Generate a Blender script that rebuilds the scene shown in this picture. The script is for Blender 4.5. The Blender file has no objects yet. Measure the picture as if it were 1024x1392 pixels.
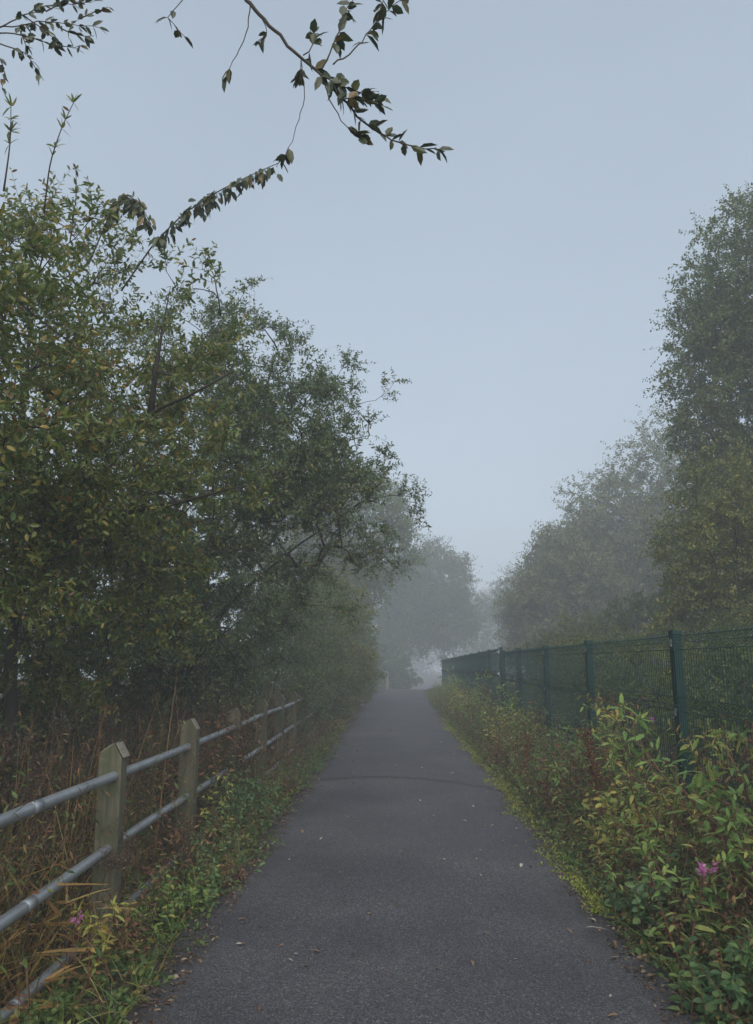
import bpy, math, random
import numpy as np

RNG = np.random.default_rng(11)
random.seed(11)
SC = bpy.context.scene
COL = SC.collection

# ------------------------------------------------------------------ camera
CAM_H = 1.55
PITCH = math.atan(204.0 / 1044.0)
F = 1044.0


def at(px, py, Y):
    """World point seen at photo pixel (px, py) at forward distance Y (metres)."""
    u, v = (px - 512.0) / F, (696.0 - py) / F
    d = np.array([u, math.cos(PITCH) - v * math.sin(PITCH), math.sin(PITCH) + v * math.cos(PITCH)])
    s = Y / d[1]
    return np.array([d[0] * s, Y, CAM_H + d[2] * s])


cam_d = bpy.data.cameras.new('camera')
cam_d.sensor_fit = 'VERTICAL'
cam_d.sensor_height = 24.0
cam_d.lens = 24.0 * F / 1392.0
cam_d.clip_start = 0.05
cam_d.clip_end = 2000.0
cam = bpy.data.objects.new('camera', cam_d)
cam.location = (0, 0, CAM_H)
cam.rotation_euler = (math.pi / 2 + PITCH, 0, 0)
COL.objects.link(cam)
SC.camera = cam

# ------------------------------------------------------------------ helpers


def nrm(v):
    return v / np.maximum(np.linalg.norm(v, axis=-1, keepdims=True), 1e-9)


def rnd(a, b, n=None):
    return RNG.uniform(a, b, n)


def rvec(n):
    return nrm(RNG.normal(size=(n, 3)))


class Buf:
    """Collects triangles; build() links them as ONE mesh object."""

    def __init__(self):
        self.v, self.t, self.m, self.s, self.n = [], [], [], [], 0

    def add(self, v, t, mat=0, smooth=False):
        v = np.asarray(v, float).reshape(-1, 3)
        t = np.asarray(t, np.int64).reshape(-1, 3)
        if len(t) == 0:
            return
        self.v.append(v)
        self.t.append(t + self.n)
        self.m.append(np.full(len(t), mat, np.int32))
        self.s.append(np.full(len(t), smooth, bool))
        self.n += len(v)

    def build(self, name, mats, parent=None, origin=(0, 0, 0)):
        me = bpy.data.meshes.new(name)
        if self.n:
            v = np.concatenate(self.v) - np.asarray(origin, float)
            t = np.concatenate(self.t)
            me.vertices.add(len(v))
            me.vertices.foreach_set('co', v.astype(np.float32).ravel())
            me.loops.add(t.size)
            me.loops.foreach_set('vertex_index', t.astype(np.int32).ravel())
            me.polygons.add(len(t))
            me.polygons.foreach_set('loop_start', np.arange(0, t.size, 3, dtype=np.int32))
            me.polygons.foreach_set('material_index', np.concatenate(self.m))
            me.polygons.foreach_set('use_smooth', np.concatenate(self.s))
            me.update(calc_edges=True)
        for m in (mats if isinstance(mats, (list, tuple)) else [mats]):
            me.materials.append(m)
        o = bpy.data.objects.new(name, me)
        COL.objects.link(o)
        if parent is not None:
            o.parent = parent
        else:
            o.location = origin
        return o


def thing(name, label, cat, loc=(0, 0, 0), group=None, rz=0.0):
    o = bpy.data.objects.new(name, None)
    o.empty_display_size = 0.1
    COL.objects.link(o)
    o.location = loc
    o.rotation_euler = (0, 0, rz)
    return tag(o, label, cat, group)


def tag(o, label=None, cat=None, group=None, kind=None):
    if label:
        o['label'] = label
    if cat:
        o['category'] = cat
    if group:
        o['group'] = group
    if kind:
        o['kind'] = kind
    return o


def dup(root, loc, rz=0.0, scale=1.0, label=None):
    r = root.copy()
    COL.objects.link(r)
    r.location = loc
    r.rotation_euler = (root.rotation_euler[0], root.rotation_euler[1], rz)
    r.scale = (scale, scale, scale)
    if label:
        r['label'] = label
    for ch in list(root.children):
        c = ch.copy()
        COL.objects.link(c)
        c.parent = r
        for g in list(ch.children):
            d = g.copy()
            COL.objects.link(d)
            d.parent = c
    return r


def tubes(buf, P, R, sides=5, mat=0):
    """P (m,k,3) polylines, R (m,k) radii."""
    P = np.asarray(P, float)
    R = np.asarray(R, float)
    if P.ndim == 2:
        P, R = P[None], R[None]
    m, k, _ = P.shape
    if m == 0:
        return
    T = np.gradient(P, axis=1)
    T = nrm(T)
    ref = np.where(np.abs(nrm(P[:, -1] - P[:, 0])[:, 2:3]) < 0.8, np.array([[0, 0, 1.0]]), np.array([[1.0, 0.13, 0]]))
    ref = np.repeat(ref[:, None, :], k, axis=1)
    A = nrm(np.cross(T, ref))
    B = np.cross(T, A)
    ang = np.arange(sides) * 2 * math.pi / sides
    V = P[:, :, None, :] + R[:, :, None, None] * (np.cos(ang)[None, None, :, None] * A[:, :, None, :] + np.sin(ang)[None, None, :, None] * B[:, :, None, :])
    idx = np.arange(m * k * sides).reshape(m, k, sides)
    a = idx[:, :-1, :]
    b = np.roll(a, -1, axis=2)
    c = idx[:, 1:, :]
    d = np.roll(c, -1, axis=2)
    t = np.concatenate([np.stack([a, b, d], -1).reshape(-1, 3), np.stack([a, d, c], -1).reshape(-1, 3)])
    # end caps
    caps = []
    for j in range(1, sides - 1):
        caps.append(np.stack([idx[:, 0, 0], idx[:, 0, j + 1], idx[:, 0, j]], -1))
        caps.append(np.stack([idx[:, -1, 0], idx[:, -1, j], idx[:, -1, j + 1]], -1))
    t = np.concatenate([t] + caps)
    buf.add(V.reshape(-1, 3), t, mat, True)


def leaves(buf, P, D, N, L, W, hi=True, fold=0.25, curl=0.25, mat=0):
    """n leaves: base P, axis D, upper side N, length L, width W."""
    n = len(P)
    if n == 0:
        return
    L = np.broadcast_to(np.asarray(L, float), (n,))[:, None]
    W = np.broadcast_to(np.asarray(W, float), (n,))[:, None]
    curl = np.broadcast_to(np.asarray(curl, float), (n,))[:, None]
    D = nrm(D)
    S = nrm(np.cross(D, N))
    N = np.cross(S, D)
    h = W * 0.5

    def pt(t, s):
        return P + D * L * t + S * h * s + N * (fold * h * abs(s) - curl * L * t * t)

    if hi:
        V = np.stack([pt(0, 0), pt(.33, 0), pt(.68, 0), pt(1, 0), pt(.30, .90), pt(.70, .80), pt(.30, -.90), pt(.70, -.80)], 1)
        T = np.array([[0, 1, 4], [1, 5, 4], [1, 2, 5], [2, 3, 5], [0, 6, 1], [1, 6, 7], [1, 7, 2], [2, 7, 3]])
        kk = 8
    else:
        V = np.stack([pt(0, 0), pt(.5, 0), pt(1, 0), pt(.45, 1), pt(.45, -1)], 1)
        T = np.array([[0, 1, 3], [1, 2, 3], [0, 4, 1], [1, 4, 2]])
        kk = 5
    t = (T[None] + (np.arange(n) * kk)[:, None, None]).reshape(-1, 3)
    buf.add(V.reshape(-1, 3), t, mat, False)


def blades(buf, P, D, Ln, W, bend, k=4, mat=0):
    """Grass blades: ribbons from P in direction D, bending over."""
    n = len(P)
    if n == 0:
        return
    Ln = np.broadcast_to(Ln, (n,))[:, None]
    W = np.broadcast_to(W, (n,))[:, None]
    bend = np.broadcast_to(bend, (n,))[:, None]
    D = nrm(D)
    out = RNG.normal(size=(n, 3))
    out[:, 2] = 0
    out = nrm(out)
    S = nrm(np.cross(D, out))
    V = []
    for i in range(k):
        t = i / (k - 1)
        c = P + D * Ln * t * (1 - .25 * bend * t) + out * bend * Ln * .55 * t * t - np.array([0, 0, 1.0]) * bend * Ln * .35 * t ** 3
        w = W * .5 * (1 - .85 * t ** 1.5)
        V += [c + S * w, c - S * w]
    V = np.stack(V, 1)
    T = []
    for i in range(k - 1):
        a = 2 * i
        T += [[a, a + 1, a + 3], [a, a + 3, a + 2]]
    t = (np.array(T)[None] + (np.arange(n) * 2 * k)[:, None, None]).reshape(-1, 3)
    buf.add(V.reshape(-1, 3), t, mat, False)


def sprigs(sb, lb, S, D, Ln, nleaf, leafL, leafW, rad=0.003, sag=0.1, t0=.15, spread=1.0, hi=True, k=4, tip_r=.4,
           jit=.12, upn=.5, curl=.25, fold=.25, sides=3, smat=0, lmat=0, droop=0.0, taper=.35):
    """Twigs from S along D; leaves alternate along them. sb/lb: stem and leaf buffers."""
    n = len(S)
    if n == 0:
        return
    Ln = np.broadcast_to(np.asarray(Ln, float), (n,))
    D = nrm(D)
    ts = np.linspace(0, 1, k)
    w1 = rvec(n) * jit
    P = S[:, None] + D[:, None] * Ln[:, None, None] * ts[None, :, None]
    P = P + (w1[:, None] * Ln[:, None, None] * np.sin(ts * math.pi * 1.3)[None, :, None])
    P[:, :, 2] -= (sag * Ln)[:, None] * ts[None] ** 2
    if sb is not None:
        R = rad * (1 - (1 - tip_r) * ts)[None] * np.ones((n, 1))
        tubes(sb, P, R, sides, smat)
    if nleaf < 1:
        return P
    T = nrm(np.gradient(P, axis=1))
    u = (t0 + (1 - t0) * (np.arange(nleaf) + 1) / nleaf)[None] + rnd(-.04, .04, (n, nleaf))
    u = np.clip(u, 0, 1)
    f = u * (k - 1)
    i0 = np.clip(f.astype(int), 0, k - 2)
    fr = (f - i0)[..., None]
    r = np.arange(n)[:, None]
    Q = P[r, i0] * (1 - fr) + P[r, i0 + 1] * fr
    TT = T[r, i0]
    ph = np.arange(nleaf)[None] * 2.4 + rnd(0, 6.28, (n, 1)) + rnd(-.5, .5, (n, nleaf))
    ref = np.where(np.abs(TT[..., 2:3]) < .9, np.array([0, 0, 1.0]), np.array([1.0, 0, 0]))
    A = nrm(np.cross(TT, ref))
    B = np.cross(TT, A)
    rad_d = np.cos(ph)[..., None] * A + np.sin(ph)[..., None] * B
    LD = nrm(TT * .55 + rad_d * spread * rnd(.6, 1.1, (n, nleaf, 1)) + RNG.normal(size=(n, nleaf, 3)) * .15)
    LD[..., 2] -= droop
    LN = nrm(RNG.normal(size=(n, nleaf, 3)) * .45 + np.array([0, 0, upn]) + TT * .3)
    sz = rnd(.65, 1.15, n * nleaf) * np.repeat(1 - taper * u.mean(0), 1).reshape(1, -1).repeat(n, 0).ravel()
    leaves(lb, Q.reshape(-1, 3), LD.reshape(-1, 3), LN.reshape(-1, 3), leafL * sz, leafW * sz * rnd(.8, 1.15, n * nleaf), hi, fold, rnd(.0, 2 * curl, n * nleaf), lmat)
    return P


# ------------------------------------------------------------------ materials


def new_mat(name):
    m = bpy.data.materials.new(name)
    m.use_nodes = True
    nt = m.node_tree
    nt.nodes.clear()
    out = nt.nodes.new('ShaderNodeOutputMaterial')
    return m, nt, out


def nd(nt, typ, **kw):
    n = nt.nodes.new(typ)
    for k, v in kw.items():
        if k.startswith('i_'):
            n.inputs[k[2:].replace('_', ' ')].default_value = v
        else:
            setattr(n, k, v)
    return n


def ramp(nt, stops, interp='LINEAR'):
    r = nt.nodes.new('ShaderNodeValToRGB')
    r.color_ramp.interpolation = interp
    els = r.color_ramp.elements
    while len(els) > 1:
        els.remove(els[-1])
    els[0].position = stops[0][0]
    els[0].color = (*stops[0][1], 1)
    for p, c in stops[1:]:
        e = els.new(p)
        e.color = (*c, 1)
    return r


def leaf_mat(name, stops, rough=.38, trans=.42, clump=.35, cscale=.9, tint=(1.0, 1.0, 1.0), spec=.5):
    """Foliage: every leaf takes its own colour from the ramp, shifted by slow clumps of age; part of the light passes through."""
    m, nt, out = new_mat(name)
    geo = nd(nt, 'ShaderNodeNewGeometry')
    tc = nd(nt, 'ShaderNodeTexCoord')
    no = nd(nt, 'ShaderNodeTexNoise')
    no.inputs['Scale'].default_value = cscale
    no.inputs['Detail'].default_value = 2
    nt.links.new(tc.outputs['Object'], no.inputs['Vector'])
    ma = nd(nt, 'ShaderNodeMath', operation='MULTIPLY_ADD')
    nt.links.new(no.outputs['Fac'], ma.inputs[0])
    ma.inputs[1].default_value = clump * 2
    ma.inputs[2].default_value = -clump
    ad = nd(nt, 'ShaderNodeMath', operation='ADD', use_clamp=True)
    nt.links.new(geo.outputs['Random Per Island'], ad.inputs[0])
    nt.links.new(ma.outputs[0], ad.inputs[1])
    r = ramp(nt, stops)
    nt.links.new(ad.outputs[0], r.inputs['Fac'])
    # blotches inside a leaf
    n2 = nd(nt, 'ShaderNodeTexNoise')
    n2.inputs['Scale'].default_value = 60
    nt.links.new(tc.outputs['Object'], n2.inputs['Vector'])
    mx = nd(nt, 'ShaderNodeMixRGB', blend_type='MULTIPLY')
    mx.inputs['Fac'].default_value = .5
    nt.links.new(r.outputs['Color'], mx.inputs['Color1'])
    r2 = ramp(nt, [(.3, (.55, .55, .55)), (.7, (1.15, 1.15, 1.1))])
    nt.links.new(n2.outputs['Fac'], r2.inputs['Fac'])
    nt.links.new(r2.outputs['Color'], mx.inputs['Color2'])
    p = nd(nt, 'ShaderNodeBsdfPrincipled')
    p.inputs['Roughness'].default_value = rough
    p.inputs['Specular IOR Level'].default_value = spec
    nt.links.new(mx.outputs[0], p.inputs['Base Color'])
    if trans > 0:
        tr = nd(nt, 'ShaderNodeBsdfTranslucent')
        nt.links.new(mx.outputs[0], tr.inputs['Color'])
        ms = nd(nt, 'ShaderNodeMixShader')
        ms.inputs[0].default_value = trans
        nt.links.new(p.outputs[0], ms.inputs[1])
        nt.links.new(tr.outputs[0], ms.inputs[2])
        nt.links.new(ms.outputs[0], out.inputs['Surface'])
    else:
        nt.links.new(p.outputs[0], out.inputs['Surface'])
    return m


def noise_mat(name, stops, scale=8, detail=6, rough=.8, stretch=(1, 1, 1), bump=.3, bscale=None, bdist=.01, metallic=0.0, spec=.4, coord='Object'):
    m, nt, out = new_mat(name)
    tc = nd(nt, 'ShaderNodeTexCoord')
    mp = nd(nt, 'ShaderNodeMapping')
    mp.inputs['Scale'].default_value = stretch
    nt.links.new(tc.outputs[coord], mp.inputs['Vector'])
    no = nd(nt, 'ShaderNodeTexNoise')
    no.inputs['Scale'].default_value = scale
    no.inputs['Detail'].default_value = detail
    no.inputs['Roughness'].default_value = .62
    nt.links.new(mp.outputs[0], no.inputs['Vector'])
    r = ramp(nt, stops)
    nt.links.new(no.outputs['Fac'], r.inputs['Fac'])
    p = nd(nt, 'ShaderNodeBsdfPrincipled')
    p.inputs['Roughness'].default_value = rough
    p.inputs['Metallic'].default_value = metallic
    p.inputs['Specular IOR Level'].default_value = spec
    nt.links.new(r.outputs['Color'], p.inputs['Base Color'])
    if bump:
        n2 = nd(nt, 'ShaderNodeTexNoise')
        n2.inputs['Scale'].default_value = bscale or scale * 3
        n2.inputs['Detail'].default_value = 5
        nt.links.new(mp.outputs[0], n2.inputs['Vector'])
        b = nd(nt, 'ShaderNodeBump')
        b.inputs['Strength'].default_value = bump
        b.inputs['Distance'].default_value = bdist
        nt.links.new(n2.outputs['Fac'], b.inputs['Height'])
        nt.links.new(b.outputs[0], p.inputs['Normal'])
    nt.links.new(p.outputs[0], out.inputs['Surface'])
    return m


M = {}
G1, G2, G3 = (.030, .050, .022), (.048, .075, .026), (.075, .098, .030)
YEL, BRN, ORG = (.26, .19, .035), (.11, .062, .028), (.24, .10, .022)
M['willow'] = leaf_mat('willow_leaf', [(0, (0.084, 0.138, 0.031)), (.35, (0.126, 0.186, 0.038)), (.72, (0.186, 0.222, 0.050)), (.9, (0.276, 0.240, 0.054)), (.97, (0.432, 0.300, 0.060)), (1, (0.240, 0.120, 0.048))], rough=.32, clump=.2, cscale=.8)
M['sallow'] = leaf_mat('sallow_leaf', [(0, (0.070, 0.120, 0.050)), (.5, (0.108, 0.166, 0.062)), (.87, (0.162, 0.202, 0.074)), (1, (0.300, 0.252, 0.078))], rough=.32, clump=.2, cscale=.7)
M['dark'] = leaf_mat('dark_leaf', [(0, (0.046, 0.070, 0.022)), (.6, (0.074, 0.104, 0.031)), (1, (0.133, 0.143, 0.036))], rough=.5, clump=.2)
M['alder'] = leaf_mat('alder_leaf', [(0, (0.074, 0.113, 0.042)), (.5, (0.109, 0.154, 0.051)), (.85, (0.156, 0.193, 0.057)), (1, (0.271, 0.244, 0.061))], rough=.45, clump=.25, cscale=.45)
M['olive'] = leaf_mat('olive_leaf', [(0, (0.094, 0.131, 0.038)), (.5, (0.140, 0.173, 0.044)), (.85, (0.205, 0.218, 0.049)), (1, (0.373, 0.309, 0.055))], rough=.45, clump=.3, cscale=.5)
M['birch'] = leaf_mat('birch_leaf', [(0, (.115, .15, .075)), (.5, (.165, .19, .09)), (.85, (.22, .21, .095)), (1, (.28, .22, .09))], rough=.5, clump=.25, cscale=.35)
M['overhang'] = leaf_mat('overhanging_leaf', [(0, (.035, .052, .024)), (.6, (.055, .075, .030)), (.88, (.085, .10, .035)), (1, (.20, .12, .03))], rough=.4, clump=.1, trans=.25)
M['balsam'] = leaf_mat('balsam_leaf', [(0, (.125, .235, .065)), (.5, (.19, .31, .085)), (.85, (.30, .40, .11)), (1, (.48, .42, .12))], rough=.48, clump=.25, trans=.4, spec=.25)
M['balsam_yellow'] = leaf_mat('yellowing_leaf', [(0, (.26, .32, .09)), (.5, (.42, .43, .11)), (.85, (.55, .48, .13)), (1, (.42, .24, .08))], rough=.48, clump=.2, trans=.4, spec=.25)
M['under'] = leaf_mat('undergrowth_leaf', [(0, (.060, .110, .036)), (.45, (.11, .18, .052)), (.78, (.18, .245, .07)), (.93, (.34, .31, .085)), (1, (.24, .11, .045))], rough=.42, clump=.25, cscale=1.4, spec=.35)
M['nettle'] = leaf_mat('nettle_leaf', [(0, (0.073, 0.150, 0.061)), (.6, (0.115, 0.222, 0.081)), (1, (0.205, 0.295, 0.087))], rough=.5, clump=.15)
M['deadherb'] = leaf_mat('dead_leaf', [(0, (0.086, 0.048, 0.030)), (.4, (0.149, 0.078, 0.041)), (.75, (0.230, 0.115, 0.055)), (.9, (0.184, 0.161, 0.069)), (1, (0.310, 0.196, 0.081))], rough=.6, clump=.25, trans=.2, spec=.3)
M['bramble'] = leaf_mat('bramble_leaf', [(0, (0.093, 0.116, 0.037)), (.4, (0.170, 0.085, 0.043)), (.8, (0.247, 0.100, 0.055)), (1, (0.402, 0.185, 0.049))], rough=.45, clump=.15)
M['straw'] = leaf_mat('straw_blade', [(0, (0.092, 0.105, 0.029)), (.3, (0.183, 0.144, 0.037)), (.65, (0.329, 0.203, 0.047)), (.9, (0.368, 0.275, 0.073)), (1, (0.134, 0.078, 0.026))], rough=.55, clump=.3, cscale=1.2, trans=.2)
M['amber'] = leaf_mat('amber_blade', [(0, (.15, .085, .038)), (.35, (.27, .155, .055)), (.75, (.38, .23, .085)), (1, (.33, .27, .10))], rough=.6, clump=.2, trans=.25, spec=.25)
M['green_blade'] = leaf_mat('green_blade', [(0, (0.084, 0.140, 0.034)), (.7, (0.154, 0.210, 0.045)), (1, (0.350, 0.308, 0.067))], rough=.5, clump=.2, trans=.25)
M['seed'] = leaf_mat('seed_fluff', [(0, (0.071, 0.047, 0.038)), (.6, (0.115, 0.085, 0.071)), (1, (0.164, 0.131, 0.109))], rough=.9, clump=.2, trans=.2, spec=.1)
M['dockseed'] = leaf_mat('dock_seed', [(0, (.085, .030, .018)), (.6, (.14, .05, .025)), (1, (.20, .085, .035))], rough=.8, clump=.2, trans=.1, spec=.2)
M['petal'] = leaf_mat('petal', [(0, (.55, .16, .42)), (1, (.68, .30, .55))], rough=.5, clump=.1, trans=.35)
M['moss'] = leaf_mat('moss_tuft', [(0, (.15, .20, .035)), (.6, (.26, .31, .05)), (1, (.38, .40, .09))], rough=.85, clump=.35, cscale=3, trans=.15, spec=.15)
M['litter'] = leaf_mat('litter_leaf', [(0, (.050, .030, .022)), (.4, (.10, .058, .034)), (.75, (.18, .11, .06)), (1, (.30, .23, .15))], rough=.55, clump=.2, trans=.1)
M['bark'] = noise_mat('willow_bark', [(.3, (.020, .017, .014)), (.6, (.050, .043, .034)), (.8, (.075, .078, .055))], scale=9, stretch=(1, 1, .3), bump=.5)
M['twig'] = noise_mat('twig_bark', [(.3, (.035, .026, .02)), (.7, (.075, .056, .04))], scale=20, bump=0)
M['greentwig'] = noise_mat('green_stem', [(.3, (.060, .075, .025)), (.7, (.11, .10, .035))], scale=14, bump=0, rough=.5)
M['redstem'] = noise_mat('red_stem', [(.3, (.085, .032, .022)), (.55, (.14, .055, .032)), (.8, (.12, .09, .035))], scale=9, bump=0, rough=.45)
M['deadstem'] = noise_mat('dead_stem', [(.3, (.032, .022, .016)), (.7, (.085, .052, .030))], scale=12, bump=0)

# weathered posts: grain along the height, green algae
m, nt, out = new_mat('weathered_post_wood')
tc = nd(nt, 'ShaderNodeTexCoord')
mp = nd(nt, 'ShaderNodeMapping')
mp.inputs['Scale'].default_value = (26, 26, 1.6)
nt.links.new(tc.outputs['Object'], mp.inputs['Vector'])
n1 = nd(nt, 'ShaderNodeTexNoise')
n1.inputs['Scale'].default_value = 1.6
n1.inputs['Detail'].default_value = 8
n1.inputs['Roughness'].default_value = .65
nt.links.new(mp.outputs[0], n1.inputs['Vector'])
r1 = ramp(nt, [(.3, (.050, .046, .030)), (.52, (.115, .105, .068)), (.72, (.18, .165, .115))])
nt.links.new(n1.outputs['Fac'], r1.inputs['Fac'])
n2 = nd(nt, 'ShaderNodeTexNoise')
n2.inputs['Scale'].default_value = 5
n2.inputs['Detail'].default_value = 5
nt.links.new(tc.outputs['Object'], n2.inputs['Vector'])
r2 = ramp(nt, [(.42, (0, 0, 0)), (.66, (1, 1, 1))])
nt.links.new(n2.outputs['Fac'], r2.inputs['Fac'])
mx = nd(nt, 'ShaderNodeMixRGB')
nt.links.new(r2.outputs['Color'], mx.inputs['Fac'])
nt.links.new(r1.outputs['Color'], mx.inputs['Color1'])
mx.inputs['Color2'].default_value = (.060, .070, .030, 1)
bp = nd(nt, 'ShaderNodeBump')
bp.inputs['Strength'].default_value = .5
bp.inputs['Distance'].default_value = .0068
nt.links.new(n1.outputs['Fac'], bp.inputs['Height'])
p = nd(nt, 'ShaderNodeBsdfPrincipled')
p.inputs['Roughness'].default_value = .8
nt.links.new(mx.outputs[0], p.inputs['Base Color'])
nt.links.new(bp.outputs[0], p.inputs['Normal'])
nt.links.new(p.outputs[0], out.inputs['Surface'])
M['post'] = m
M['endgrain'] = noise_mat('weathered_end_grain', [(.3, (.13, .12, .09)), (.7, (.30, .28, .22))], scale=30, bump=.4)
M['galv'] = noise_mat('galvanised_pipe', [(.2, (.17, .14, .11)), (.36, (.32, .34, .36)), (.58, (.42, .45, .48)), (.85, (.28, .285, .285))], scale=5, detail=9, rough=.45, metallic=.7, bump=.25, bdist=.002)
M['fencegreen'] = noise_mat('green_coated_steel', [(.3, (.004, .029, .026)), (.7, (.006, .040, .036))], scale=5, rough=.5, bump=.05, spec=.22)
M['wire'] = noise_mat('green_coated_wire', [(.3, (.005, .034, .032)), (.7, (.009, .046, .043))], scale=5, rough=.5, bump=0, spec=.25)
M['steel'] = noise_mat('bright_clip_steel', [(.3, (.35, .40, .42)), (.7, (.5, .54, .56))], scale=30, rough=.4, bump=0, metallic=.4)
M['palewood'] = noise_mat('pale_post_wood', [(.3, (.14, .135, .12)), (.7, (.22, .215, .19))], scale=7, stretch=(4, 4, .5), rough=.8)

# soil
M['soil'] = noise_mat('damp_soil', [(.25, (.022, .017, .011)), (.5, (.045, .034, .020)), (.68, (.060, .058, .024)), (.85, (.050, .065, .024))], scale=2.2, detail=10, rough=.9, bump=.8, bscale=26, bdist=.03)

# asphalt: pale and dark stone chips in a dark binder, worn patches, a repaired joint that runs across the path
m, nt, out = new_mat('worn_asphalt')
tc = nd(nt, 'ShaderNodeTexCoord')
OB = tc.outputs['Object']
v1 = nd(nt, 'ShaderNodeTexVoronoi')
v1.inputs['Scale'].default_value = 150
nt.links.new(OB, v1.inputs['Vector'])
sep = nd(nt, 'ShaderNodeSeparateColor')
nt.links.new(v1.outputs['Color'], sep.inputs[0])
chips = ramp(nt, [(0, (.020, .020, .022)), (.45, (.052, .049, .056)), (.88, (.088, .084, .094)), (.965, (.12, .116, .125)), (1, (.19, .185, .19))])
nt.links.new(sep.outputs[0], chips.inputs['Fac'])
na = nd(nt, 'ShaderNodeTexNoise')
na.inputs['Scale'].default_value = .9
na.inputs['Detail'].default_value = 6
nt.links.new(OB, na.inputs['Vector'])
ra = ramp(nt, [(.28, (.62, .62, .65)), (.5, (.95, .95, .96)), (.72, (1.3, 1.28, 1.26))])
nt.links.new(na.outputs['Fac'], ra.inputs['Fac'])
mu = nd(nt, 'ShaderNodeMixRGB', blend_type='MULTIPLY')
mu.inputs['Fac'].default_value = 1
nt.links.new(chips.outputs['Color'], mu.inputs['Color1'])
nt.links.new(ra.outputs['Color'], mu.inputs['Color2'])
# joint: |y - (y0 - .25 x^2 + wobble)|
sx = nd(nt, 'ShaderNodeSeparateXYZ')
nt.links.new(OB, sx.inputs[0])
nw = nd(nt, 'ShaderNodeTexNoise')
nw.inputs['Scale'].default_value = 3.5
nw.inputs['Detail'].default_value = 5
nt.links.new(OB, nw.inputs['Vector'])


def mth(op, a, b=None, c=None):
    n = nd(nt, 'ShaderNodeMath', operation=op)
    for i, q in enumerate((a, b, c)):
        if q is None:
            continue
        if isinstance(q, (int, float)):
            n.inputs[i].default_value = q
        else:
            nt.links.new(q, n.inputs[i])
    return n.outputs[0]


xs = mth('ADD', sx.outputs[0], .05)
par = mth('MULTIPLY', mth('MULTIPLY', xs, xs), -.42)
line = mth('SUBTRACT', sx.outputs[1], mth('ADD', mth('ADD', par, 10.75), mth('MULTIPLY', nw.outputs['Fac'], .35)))
jd = mth('ABSOLUTE', line)
rj = ramp(nt, [(0, (.25, .25, .27)), (.06, (.45, .45, .46)), (.16, (1, 1, 1))])
nt.links.new(jd, rj.inputs['Fac'])
mj = nd(nt, 'ShaderNodeMixRGB', blend_type='MULTIPLY')
mj.inputs['Fac'].default_value = .85
nt.links.new(mu.outputs[0], mj.inputs['Color1'])
nt.links.new(rj.outputs['Color'], mj.inputs['Color2'])
# dirt towards the verges is kept as an edge attribute on the sheet
at_ = nd(nt, 'ShaderNodeAttribute', attribute_name='edge')
ne = nd(nt, 'ShaderNodeTexNoise')
ne.inputs['Scale'].default_value = 7
ne.inputs['Detail'].default_value = 8
nt.links.new(OB, ne.inputs['Vector'])
ef = mth('MULTIPLY_ADD', ne.outputs['Fac'], 1.5, -.95)
ee = nd(nt, 'ShaderNodeMath', operation='ADD', use_clamp=True)
nt.links.new(ef, ee.inputs[0])
nt.links.new(at_.outputs['Fac'], ee.inputs[1])
md = nd(nt, 'ShaderNodeMixRGB')
nt.links.new(ee.outputs[0], md.inputs['Fac'])
nt.links.new(mj.outputs[0], md.inputs['Color1'])
md.inputs['Color2'].default_value = (.030, .025, .020, 1)
p = nd(nt, 'ShaderNodeBsdfPrincipled')
p.inputs['Specular IOR Level'].default_value = .45
rr = nd(nt, 'ShaderNodeMapRange')
rr.inputs['To Min'].default_value = .62
rr.inputs['To Max'].default_value = .85
nt.links.new(na.outputs['Fac'], rr.inputs[0])
nt.links.new(rr.outputs[0], p.inputs['Roughness'])
nt.links.new(md.outputs[0], p.inputs['Base Color'])
b1 = nd(nt, 'ShaderNodeBump')
b1.inputs['Strength'].default_value = .75
b1.inputs['Distance'].default_value = .004
nt.links.new(v1.outputs['Distance'], b1.inputs['Height'])
nt.links.new(b1.outputs[0], p.inputs['Normal'])
nt.links.new(p.outputs[0], out.inputs['Surface'])
M['asphalt'] = m

# ------------------------------------------------------------------ ground and path
YL = [-40, 0, 3.35, 10.3, 27.5, 47, 60, 80, 120]
XL = [-1.2, -1.17, -1.14, -.97, -.58, .25, 1.0, 2.6, 6.5]
XR = [1.2, 1.3, 1.42, 1.68, 2.0, 2.72, 3.4, 5.0, 8.9]


def xl(y):
    return np.interp(y, YL, XL)


def xr(y):
    return np.interp(y, YL, XR)


def g0(y):
    t = np.maximum(0, np.asarray(y, float) - 44)
    return -np.minimum(.045 * np.maximum(0, t - 2 * (1 - np.exp(-t / 2))), 1.6)


def sst(e0, e1, x):
    t = np.clip((x - e0) / (e1 - e0), 0, 1)
    return t * t * (3 - 2 * t)


def gh(x, y):
    x = np.asarray(x, float)
    y = np.asarray(y, float)
    dl = xl(y) - x
    dr = x - xr(y)
    z = g0(y) - .26 * sst(.15, .8, dl) - .15 * sst(.9, 2.2, dl) - .035 + .08 * sst(.05, .9, dr)
    off = sst(.0, .6, np.maximum(dl, dr))
    z = z + off * (.05 * np.sin(1.9 * x + 1.3 * y) + .04 * np.sin(3.1 * y - 2.2 * x) + .03 * np.sin(5.3 * x + 4.1))
    return z


def fr(y):
    """x of the mesh fence"""
    return 2.3 + .03 * np.asarray(y, float)


def fl(y):
    """x of the rail fence"""
    return -1.73 + .0095 * (np.asarray(y, float) - 5.3)


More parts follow.
